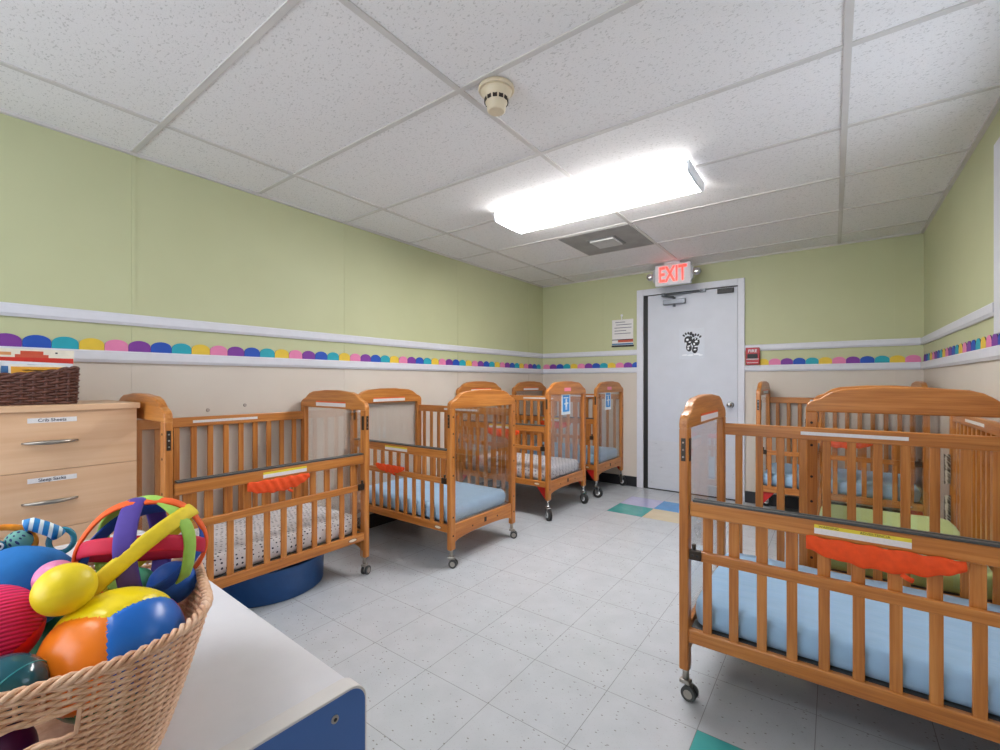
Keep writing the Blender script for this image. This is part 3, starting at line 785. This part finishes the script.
# patterned strap hanging inside the far end of crib 6
bm = bmesh.new()
mstrap = dotted('black_white_strap', srgb(215, 212, 200), srgb(30, 30, 30), 70, .42)
for z0, z1 in ((.56, .72), (.30, .50)): bx(bm, -LH+.034, -LH+.037, .268, .296, z0, z1, .001)
o = obj('patterned_strap', bm, mstrap, c6, (0, 0, 0)); o['label'] = 'black and white patterned strap on the far post'

# round blue tub under crib 1
t = thing('round_tub', 'round dark blue tub on the floor under the spotted crib', 'tub', (-2.52, 1.235, 0))
bm = bmesh.new(); lathe(bm, [(.285, 0), (.292, .004), (.297, .15), (.300, .155), (.302, .165), (.296, .168), (.285, .150), (.275, .02), (.01, .018)], 64)
obj('tub_body', bm, plain('navy_vinyl', srgb(34, 84, 145), .4), t)

# ------------------------------------------------------------------ dresser
dr = thing('dresser', 'pale birch chest of drawers against left wall beside the first crib', 'dresser', (-2.59, .35, 0))
bm = bmesh.new()
bx(bm, -.225, .205, -.27, .27, .06, 1.0, .001); obj('carcass', bm, birch, dr)
bm = bmesh.new(); bx(bm, -.23, .232, -.278, .278, 1.0, 1.024, .003); obj('top_panel', bm, birch_edge if False else birch, dr)
bm = bmesh.new(); bx(bm, -.22, .18, -.26, .26, 0, .06); obj('plinth', bm, birch_edge, dr)
for i in range(4):
    z1 = 1.000-.222*i; z0 = z1-.2205
    bm = bmesh.new(); bx(bm, .205, .222, -.270, .268, z0, z1, .0015); d = obj('drawer', bm, birch, dr)
    zc = z1-.117
    bm = bmesh.new()
    pts = [(.222+.026*math.sin(PI*k/14)**.7, -.068+.150*k/14+.0, zc+.003) for k in range(15)]
    tube(bm, pts, lambda u: .0035+.004*math.sin(PI*u), 8, flat=1.1); obj('handle', bm, metal, d)
    if i < 2:
        bm = bmesh.new(); bx(bm, .2215, .2228, -.054, .080, zc+.076, zc+.094); lb = obj('drawer_label', bm, labelw, d); lb['label'] = 'white paper label'
        if i == 1: lb.rotation_euler = (0, 0, 0)
        lt = text('lettering', ['Crib Sheets', 'Sleep Sacks'][i], .0165, plain('label_ink_dark', srgb(40, 40, 60), .6), d, face_matrix((.2231, .012, zc+.085), (0, 1, 0), (0, 0, 1)), ext=.0002, bold=.0002)

# ------------------------------------------------------------------ woven baskets
def rrect(hx, hy, rc, n, cx=0, cy=0):
    pts = []
    for (x, y, a0) in ((hx-rc, hy-rc, 0), (-(hx-rc), hy-rc, PI/2), (-(hx-rc), -(hy-rc), PI), (hx-rc, -(hy-rc), 1.5*PI)):
        for k in range(13):
            a = a0+PI/2*k/12; pts.append(Vector((x+rc*math.cos(a), y+rc*math.sin(a))))
    cum = [0]
    for i in range(len(pts)): cum.append(cum[-1]+(pts[(i+1) % len(pts)]-pts[i]).length)
    tot = cum[-1]; out = []; j = 0
    for k in range(n):
        s = tot*k/n
        while cum[j+1] < s: j += 1
        f = (s-cum[j])/(cum[j+1]-cum[j]); a = pts[j]; b = pts[(j+1) % len(pts)]
        out.append(a+(b-a)*f)
    return out
def woven(hx, hy, rc, h, taper, nst, rows, strand, amp, hole_fn=None, flat=1.0, rim_dip=None):
    """stakes + horizontal strands passing alternately in front of and behind them"""
    bm = bmesh.new(); S = 4; M_ = nst*S
    top = rrect(hx, hy, rc, M_)
    def at(i, z, off):
        k = taper+(1-taper)*(z/h)**.85
        p = top[i % M_]*k; q = (top[(i+1) % M_]-top[(i-1) % M_]).normalized(); nrm = Vector((q.y, -q.x))
        p = p+nrm*off; dz = rim_dip(top[i % M_], z) if rim_dip else 0
        return Vector((p.x, p.y, z+dz))
    for r_ in range(rows):
        z = h*(r_+.5)/rows
        run = []; segs = []
        for i in range(M_+1):
            off = amp*math.cos(PI*i/S+PI*r_); p = at(i, z, off)
            if hole_fn and hole_fn(p):
                if len(run) > 1: segs.append(run)
                run = []
            else: run.append(p)
        if len(run) == M_+1: tube(bm, run[:-1], strand, 5, closed=True, flat=flat)
        else:
            if len(run) > 1: segs.append(run)
            for s in segs: tube(bm, s, strand, 5, flat=flat)
    for k in range(nst):
        i = k*S; run = []; 
        zs = [h*j/14 for j in range(15)]
        for z in zs:
            p = at(i, z, 0)
            if hole_fn and hole_fn(p):
                if len(run) > 1: tube(bm, run, strand*.9, 5, up=Vector((1, .3, 0)))
                run = []
            else: run.append(p)
        if len(run) > 1: tube(bm, run, strand*.9, 5, up=Vector((1, .3, 0)))
    return bm, at, M_
wick = wood('natural_wicker', 2, srgb(196, 142, 108), srgb(226, 182, 150), srgb(242, 210, 184), .55, .05)
wickd = plain('dark_brown_wicker', srgb(92, 56, 46), .45, var=.35, scale=60)

SH = .62
bask = thing('wicker_basket', 'natural wicker basket full of balls on the white and blue shelf', 'basket', (-.840, .090, SH+.001), R(-15))
HB = .186
def hole_fn(p): # handle opening in the long front side
    return p.x > .13 and -.075 < p.y < .075 and .121 < p.z < .149
bm, at, M_ = woven(.200, .204, .13, HB, .72, 70, 44, .0023, .0030, hole_fn)
obj('woven_wall', bm, wick, bask)
bm = bmesh.new()
for ph in (0, 2*PI/3, 4*PI/3):
    pts = []
    for i in range(0, M_*1):
        a = 2*PI*i/M_*38+ph; p = at(i, HB, .0045*math.cos(a)); pts.append(Vector((p.x, p.y, HB+.001+.0040*math.sin(a))))
    tube(bm, pts, .0028, 6, closed=True)
obj('braided_rim', bm, wick, bask)
hp = []      # strand wrapped round the handle opening
idx = [i for i in range(M_) if at(i, .13, 0).x > .13 and -.078 <= at(i, .13, 0).y <= .078]
idx.sort(key=lambda i: at(i, .13, 0).y)
for z_, seq in ((.1195, idx), (.1505, idx[::-1])):
    for i in seq: hp.append(at(i, z_+.0012*math.sin(i*1.3), .001))
bm = bmesh.new(); tube(bm, hp, .0024, 6, closed=True, up=Vector((1, 0, 0))); obj('handle_edge', bm, wick, bask)
bm = bmesh.new(); bp = [(p.x, p.y) for p in [at(i, 0, 0) for i in range(0, M_, 4)]]; prism(bm, bp, 2, 0, .006); obj('basket_floor', bm, wick, bask)

# dark basket on the dresser
db = thing('dark_basket', 'dark brown wicker basket on top of the dresser holding books', 'basket', (-2.555, .187, 1.0245))
hd = .135
dip = lambda p, z: -.030*(z/hd)*max(0, 1-(abs(p.y)/.235)**2.5)
bm, at2, M2 = woven(.125, .262, .03, hd, .98, 46, 11, .0062, .0045, None, 1.0, dip)
obj('woven_wall', bm, wickd, db)
bm = bmesh.new()
for ph in (0, PI):
    tube(bm, [Vector((at2(i, hd, 0).x+.004*math.cos(PI*i/5+ph), at2(i, hd, 0).y, at2(i, hd, 0).z+.004+.005*math.sin(PI*i/5+ph))) for i in range(M2)], .007, 6, closed=True)
obj('braided_rim', bm, wickd, db)
bm = bmesh.new(); bx(bm, -.118, .118, -.25, .25, 0, .006); obj('basket_floor', bm, wickd, db)

# books and cards in the dark basket (each a thing)
def book(name, label, x, y, w_, z1, th, cols, lean=0, tilt=0, extras=()):
    t = thing(name, label, 'book', (x, y, 1.034)); t.rotation_euler = (tilt, lean, 0)
    hgt = z1-1.034
    bm = bmesh.new(); bx(bm, -th/2+.0012, th/2-.0012, -w_/2+.002, w_/2-.002, .002, hgt-.003); obj('pages', bm, labelw, t)
    bm = bmesh.new(); bx(bm, th/2-.0014, th/2, -w_/2, w_/2, 0, hgt, 0); bx(bm, -th/2, -th/2+.0014, -w_/2, w_/2, 0, hgt, 0); obj('cover', bm, plain(name+'_cover', cols, .35), t)
    for (y0_, y1_, z0_, z1_, c) in extras:
        bm = bmesh.new(); bx(bm, th/2, th/2+.0008, y0_, y1_, hgt-z1_, hgt-z0_); obj('cover_art', bm, plain(name+'_art', c, .4), t)
    return t
book('picture_book', 'cream picture book with red band, tallest at the back of the dark basket', -2.60, .330, .265, 1.243, .012, srgb(228, 222, 206), 0, 0,
     ((-.115, -.05, .014, .026, srgb(214, 150, 96)), (-.04, .055, .022, .034, srgb(200, 84, 60)), (-.105, .13, .034, .09, srgb(205, 50, 38)), (-.025, .04, .008, .022, srgb(196, 78, 52)), (.075, .082, .010, .016, srgb(40, 40, 60))))
book('storybook', 'white storybook with blue edge leaning in the dark basket', -2.56, .345, .205, 1.190, .014, srgb(226, 228, 236), 0, -.03,
     ((-.10, -.075, .02, .08, srgb(70, 120, 180)), (-.03, .02, .01, .016, srgb(150, 160, 200))))
book('board_book', 'orange and yellow board book at the front of the dark basket', -2.515, .345, .160, 1.178, .016, srgb(232, 228, 222), 0, 0,
     ((-.075, .07, .008, .09, srgb(236, 168, 60)), (-.045, .05, .02, .024, srgb(240, 214, 170)), (-.05, .055, .03, .033, srgb(240, 214, 170)), (-.03, .04, .044, .052, srgb(214, 110, 50))))
book('green_book', 'green book with black and white letters at the left of the dark basket', -2.60, .115, .140, 1.232, .012, srgb(40, 160, 60), 0, 0,
     ((-.07, .07, 0, .022, srgb(215, 218, 214)), (.03, .045, .004, .018, srgb(30, 36, 50)), (.052, .064, .004, .018, srgb(30, 36, 50))))
book('lime_book', 'lime green book at the left front of the dark basket', -2.51, .150, .11, 1.190, .012, srgb(130, 190, 40))
book('striped_book', 'red black and white striped thin book between green and red books', -2.54, .222, .05, 1.195, .012, srgb(230, 225, 225), 0, .25,
     ((-.02, -.013, 0, .1, srgb(190, 40, 50)), (-.005, .001, 0, .1, srgb(40, 36, 40)), (.009, .015, 0, .1, srgb(190, 40, 50))))

# ------------------------------------------------------------------ white and blue shelf
lam = plain('white_laminate', srgb(216, 215, 222), .3, var=.015); bluelam = plain('blue_laminate', srgb(58, 100, 168), .4, var=.05, scale=8)
edgeband = plain('pale_edge_band', srgb(212, 208, 208), .4, var=.02)
sh = thing('toy_shelf', 'white topped low shelf with blue end panel carrying the wicker basket', 'shelf', (-1.228, .183, 0), R(-2))
SX0, SX1, SY0, SY1 = -.61, .60, -.30, .300
def rpanel(y0_, y1_, z0_, z1_, rc):
    pts = [(y0_, z0_), (y1_, z0_)]
    for k in range(9): a = PI/2*k/8; pts.append((y1_-rc+rc*math.cos(a), z1_-rc+rc*math.sin(a)))
    for k in range(9): a = PI/2+PI/2*k/8; pts.append((y0_+rc+rc*math.cos(a), z1_-rc+rc*math.sin(a)))
    return pts
for s, xa, xb in ((1, .574, .606), (-1, -.61, -.586)):
    bm = bmesh.new(); prism(bm, rpanel(SY0, SY1, .0, SH+.009, .03), 0, xa, xb, .0015); e = obj('end_panel', bm, edgeband, sh)
    bm = bmesh.new(); xo = xb if s > 0 else xa
    prism(bm, rpanel(SY0+.004, SY1-.004, .004, SH+.005, .027), 0, xo-.0008, xo+.0008); q = obj('blue_face', bm, bluelam, e); q['label'] = 'blue laminate face'
    if s > 0:
        bm = bmesh.new(); cyl(bm, (xo, .262-.02, SH-.024), (xo+.0025, .262-.02, SH-.024), .0065, .006, 18); cyl(bm, (xo+.002, .242, SH-.024), (xo+.003, .242, SH-.024), .0028, .0028, 10, mi=1); obj('screw', bm, [metal, black], e)
        bm = bmesh.new()
        for k_ in range(2): tube(bm, [(xo+.001, .185+(.024-.006*k_)*math.cos(a*2*PI/30), SH-.065+(.020-.005*k_)*math.sin(a*2*PI/30)) for a in range(30)], .0009, 5, closed=True)
        tube(bm, [(xo+.001, .165, SH-.07), (xo+.001, .18, SH-.06), (xo+.001, .19, SH-.068), (xo+.001, .205, SH-.058)], .0009, 5)
        q = obj('pressed_mark', bm, plain('mark_light_blue', srgb(128, 150, 196), .4), e); q['label'] = 'faint oval mark'
bm = bmesh.new(); bx(bm, -.586, .574, SY0+.004, SY1-.014, SH-.022, SH, .001); obj('top_board', bm, lam, sh)
bm = bmesh.new(); bx(bm, -.586, .574, SY0+.004, SY1-.01, .30, .318); obj('shelf_board', bm, lam, sh)
bm = bmesh.new(); bx(bm, -.586, .574, SY0+.004, SY1-.01, .05, .07); obj('bottom_board', bm, lam, sh)
bm = bmesh.new(); bx(bm, -.586, .574, SY1-.026, SY1-.016, .05, SH-.022); obj('back_board', bm, lam, sh)

# ------------------------------------------------------------------ toys in the basket
cY, sY = math.cos(YAW), math.sin(YAW)
def seen(px, py, D):
    """where the thing measured at this spot of the photograph stands, D metres deep in the room"""
    k = (px-500)/FPX; v = -(py-HOR)/FPX
    return Vector((D*(cY*k-sY), D*(sY*k+cY), CAM_H+D*v))
def ball(name, label, pos, r, mat, sc=(1, 1, 1), lump=0, cat='ball'):
    bm = bmesh.new(); sph(bm, (0, 0, 0), r, 40, 24, sc=sc)
    if lump:
        for v in bm.verts: v.co *= 1+lump*noise.noise(v.co*28)
    o = obj(name, bm, mat, None, pos); return tag(o, label, cat)
# tri-colour vinyl ball with seams
def tri_ball(pos, r):
    t = thing('vinyl_ball', 'large soft vinyl ball in blue, orange and yellow panels at basket front', 'ball', pos)
    view = (Vector((0, 0, CAM_H))-Vector(pos)).normalized()
    # panel centres: blue towards right-up, orange lower left, yellow up-left, red far right, green bottom
    right = (-view).cross(Vector((0, 0, 1))).normalized(); up = right.cross(-view).normalized()
    jn = (view*.80-right*.10+up*.50).normalized()      # where blue, orange and yellow meet
    tr = (right-jn*right.dot(jn)).normalized(); tu = jn.cross(tr).normalized()
    if tu.dot(up) < 0: tu = -tu
    dirs = [jn*.577+(tr*math.cos(R(a))+tu*math.sin(R(a)))*.816 for a in (-32, -152, 88)]
    dirs += [-dirs[1], -dirs[2], -dirs[0]]
    dirs = [d.normalized() for d in dirs]
    cols = [srgb(20, 104, 200), srgb(248, 130, 30), srgb(246, 220, 20), srgb(220, 40, 40), srgb(30, 130, 90), srgb(110, 50, 140)]
    mats = [plain('vinyl_'+n, c, .28, var=.02) for n, c in zip(('blue', 'orange', 'yellow', 'red', 'green', 'purple'), cols)]
    seam = plain('stitched_seam', srgb(190, 180, 190), .6)
    for q, (d, m) in enumerate(zip(dirs, mats)):
        bm = bmesh.new(); res = bmesh.ops.create_icosphere(bm, subdivisions=6, radius=1)
        kill = []
        for f in bm.faces:
            c_ = f.calc_center_median().normalized()
            if max(range(6), key=lambda j: c_.dot(dirs[j])) != q: kill.append(f)
        bmesh.ops.delete(bm, geom=kill, context='FACES')
        for v in bm.verts:
            n_ = v.co.normalized(); dd = sorted((n_.dot(x) for x in dirs), reverse=True); g = dd[0]-dd[1]
            v.co = n_*r*(1-.03*math.exp(-g*16))*(1+.004*noise.noise(n_*22)*math.exp(-g*3))
        for f in bm.faces: f.smooth = True
        o = obj('panel', bm, m, t); o['label'] = ('blue', 'orange', 'yellow', 'red', 'green', 'purple')[q]+' vinyl panel'
tri_ball(seen(116, 651, .585), .0765)

def dir_wave(nt, vec, period):
    tc = N(nt, 'ShaderNodeTexCoord'); vm = N(nt, 'ShaderNodeVectorMath', operation='DOT_PRODUCT')
    L(nt, tc.outputs['Object'], vm.inputs[0]); vm.inputs[1].default_value = vec
    return mth(nt, 'MULTIPLY_ADD', mth(nt, 'SINE', mth(nt, 'MULTIPLY', vm.outputs['Value'], 2*PI/period)), .5, .5)
def ribbed():
    m, nt, bs = newmat('ribbed_magenta_fabric')
    wv = dir_wave(nt, Vector((cY, sY, 0))*.42+Vector((0, 0, -.85))+Vector((-sY, cY, 0))*-.3, .0045)
    L(nt, ramp(nt, wv, [(.2, srgb(200, 6, 76)), (.6, srgb(244, 36, 120))]), bs.inputs['Base Color']); bs.inputs['Roughness'].default_value = .6
    bump(nt, bs, wv, .5, .002); return m
p = seen(-16, 632, .54)
t = thing('ribbed_ball', 'magenta ribbed fabric ball with red side at left edge of basket', 'ball', p)
bm = bmesh.new(); sph(bm, (0, 0, 0), .052, 40, 24); obj('ribbed_panel', bm, ribbed(), t)
bm = bmesh.new()
rt = Vector((cY, sY, 0)); vw = (Vector((0, 0, CAM_H))-p).normalized(); dd = (rt*1.0-vw*.55-Vector((0, 0, .55))).normalized()
res = bmesh.ops.create_icosphere(bm, subdivisions=5, radius=.0531)
bmesh.ops.delete(bm, geom=[f for f in bm.faces if f.calc_center_median().normalized().dot(dd) < .70], context='FACES')
for f in bm.faces: f.smooth = True
obj('red_panel', bm, plain('red_fabric', srgb(240, 36, 44), .6), t)
tealg = plain('dark_teal_plastic', srgb(16, 84, 100), .15, var=.1, coat=.1)
p = seen(4, 691, .49)
t = thing('teal_ball', 'glossy dark teal plastic ball against the front rim of basket', 'ball', p)
bm = bmesh.new(); sph(bm, (0, 0, 0), .036, 40, 24); obj('shell', bm, tealg, t)
bm = bmesh.new(); a0 = (rt*.9+Vector((0, 0, -.5))+vw*.1).normalized(); a1 = Vector((0, 0, 1)) - a0*a0.z; a1 = (a1+vw*.8); a1 -= a0*a1.dot(a0); a1.normalize(); a2 = a0.cross(a1)
ctr = a0*.009
tube(bm, [ctr+(a1*math.cos(2*PI*k/48)+a2*math.sin(2*PI*k/48))*.0349 for k in range(48)], .0008, 5, closed=True); obj('seam_line', bm, plain('teal_line', srgb(40, 150, 160), .3), t)
yel = plain('yellow_rubber', srgb(240, 214, 30), .4, var=.06, scale=40, bmp=.3)
ball('yellow_ball', 'lumpy yellow rubber ball resting between blue plush and vinyl ball', seen(65, 589, .56), .031, yel, (1, 1, .98), .02)
ball('pink_ball', 'pale pink ball peeking out behind the yellow ball', seen(55, 578, .60), .0225, plain('pale_pink_rubber', srgb(236, 140, 190), .35))
ball('plush_ball', 'bright blue rounded plush toy at the left of the basket', seen(18, 590, .63), .062, plain('blue_plush', srgb(18, 112, 190), .8, bmp=.5, scale=50), (1, 1, .95), .05, 'plush toy')
ball('green_ball', 'green ball low in basket under the yellow ball', seen(56, 636, .665), .032, plain('green_rubber', srgb(40, 130, 100), .4))
ball('sea_green_ball', 'sea green ball inside the basket seen through the ribbon ball', seen(134, 588, .73), .031, plain('sea_green_rubber', srgb(70, 170, 130), .5))
ball('royal_blue_ball', 'royal blue ball inside the basket seen through the ribbon ball', seen(172, 583, .70), .032, plain('royal_blue_rubber', srgb(24, 96, 200), .5))
ball('purple_ball', 'dark purple ball seen through the basket handle hole', (-.735, .055, .700), .046, plain('purple_rubber', srgb(84, 20, 92), .4))

# ribbon ball
p = seen(145, 549, .70)
t = thing('ribbon_ball', 'open lattice ball of coloured fabric bands on top of the basket', 'ball', p)
vw = (Vector((0, 0, CAM_H))-p).normalized(); rt = Vector((0, 0, 1)).cross(-vw); rt = (-vw).cross(Vector((0, 0, 1))).normalized(); upv = rt.cross(-vw).normalized()
RB = .079
def band(name, col, nrm, rr, wd=.010, off=0.0):
    """ring lying in the plane with this normal (given as right, up, towards-viewer)"""
    n_ = (rt*nrm[0]+upv*nrm[1]+vw*nrm[2]).normalized(); a = n_.orthogonal().normalized(); b = n_.cross(a)
    bm = bmesh.new(); K = 72; ring = []
    r_c = math.sqrt(max(1e-6, rr*rr-off*off))
    for k in range(K):
        d = a*math.cos(2*PI*k/K)+b*math.sin(2*PI*k/K); wob = .0012*math.sin(6*PI*k/K*2)
        c_ = n_*off+d*(r_c+wob); dn = c_.normalized(); side = n_-dn*n_.dot(dn); side.normalize()
        prof = []
        for j in range(10):
            th = 2*PI*j/10; prof.append(bm.verts.new(c_+side*math.copysign(abs(math.cos(th))**.6, math.cos(th))*wd+dn*math.sin(th)*.0028))
        ring.append(prof)
    for k in range(K):
        A, B_ = ring[k], ring[(k+1) % K]
        for j in range(10):
            f = bm.faces.new((A[j], A[(j+1) % 10], B_[(j+1) % 10], B_[j])); f.smooth = True
    bmesh.ops.recalc_face_normals(bm, faces=bm.faces[:])
    o = obj('band', bm, plain('band_'+name, col, .7, bmp=.15, scale=80), t); o['label'] = name+' fabric band'
band('orange', srgb(240, 96, 30), (-.10, -.42, 1.0), RB*1.0, .0115, .004)
band('purple', srgb(74, 52, 150), (1.0, .03, .30), RB*.985, .0138)
band('crimson', srgb(196, 16, 60), (.16, 1.0, -.10), RB*.97, .0115)
band('yellow', srgb(232, 206, 40), (-.61, .79, -.08), RB*1.01, .0115)
band('lime green', srgb(160, 206, 90), (1.0, .20, -.95), RB*.99, .0115)
band('blue', srgb(16, 72, 168), (-.28, .55, .80), RB*.955, .0120)

# caterpillar teether: orange ring, teal lens ball, striped tube
p = seen(25, 541, .69)
t = thing('teether_toy', 'rattle toy with orange ring and blue white striped tube at back of basket', 'toy', p)
vw = (Vector((0, 0, CAM_H))-p).normalized(); rt = (-vw).cross(Vector((0, 0, 1))).normalized(); upv = rt.cross(-vw).normalized()
def W(x, y, z=0): return (rt*x+upv*y+vw*z)*.80
bm = bmesh.new()
rr = lambda k: .0048+.0013*(math.sin(k*22)**2)
pts = [W(-.035+.048*math.cos(2*PI*k/40), -.004+.036*math.sin(2*PI*k/40)) for k in range(40)]
tube(bm, pts, rr if False else .0048, 8, closed=True, up=vw); obj('orange_ring', bm, plain('orange_teether', srgb(244, 146, 34), .4, var=.2, scale=80), t)
def stripes():
    m, nt, bs = newmat('blue_white_stripes'); wv = dir_wave(nt, rt*.95-upv*.15, .011)
    L(nt, ramp(nt, wv, [(.60, srgb(30, 130, 200)), (.68, srgb(235, 245, 250))]), bs.inputs['Base Color']); return m
bm = bmesh.new(); tube(bm, [W(.000, .028, .01), (W(.008, .030, .012)), W(.024, .020, .014), W(.040, .008, .012), W(.046, .000, .008)], .0096, 14, up=vw); obj('striped_tube', bm, stripes(), t)
bm = bmesh.new(); tube(bm, [W(.050+.018*math.cos(2*PI*k/28), -.012+.022*math.sin(2*PI*k/28), 0) for k in range(28)], .0039, 8, closed=True, up=vw); obj('teal_ring', bm, plain('clear_teal_plastic', srgb(50, 140, 170), .15, var=.2), t)
bm = bmesh.new(); sph(bm, W(-.008, .002, .0), .0165, 24, 16); obj('lens_ball', bm, dotted('teal_pattern_plastic', srgb(120, 180, 170), srgb(50, 60, 110), 120, .3), t)
bm = bmesh.new(); sph(bm, W(-.040, -.006, .012), .014, 24, 16); obj('eye_bead', bm, plain('blue_bead', srgb(30, 110, 150), .25), t)
bm = bmesh.new(); sph(bm, W(-.034, -.002, .0245), .006, 14, 10, mi=0); sph(bm, W(-.033, -.002, .0285), .0033, 12, 8, mi=1); obj('eye', bm, [white, black], t)

# repeats share a group
GROUPS = {'crib': 'wooden cribs standing round the nursery', 'crib mattress': 'sheeted mattresses lying in the cribs', 'ball': 'balls heaped in the wicker basket',
          'book': 'books standing in the dark basket', 'paper border': 'scalloped paper border strips on the walls', 'wall plug': 'plugs in the beige wall', 'ceiling light': 'fluorescent ceiling lights'}
for o in C.objects:
    if o.parent is None and o.get('category') in GROUPS: o['group'] = GROUPS[o['category']]
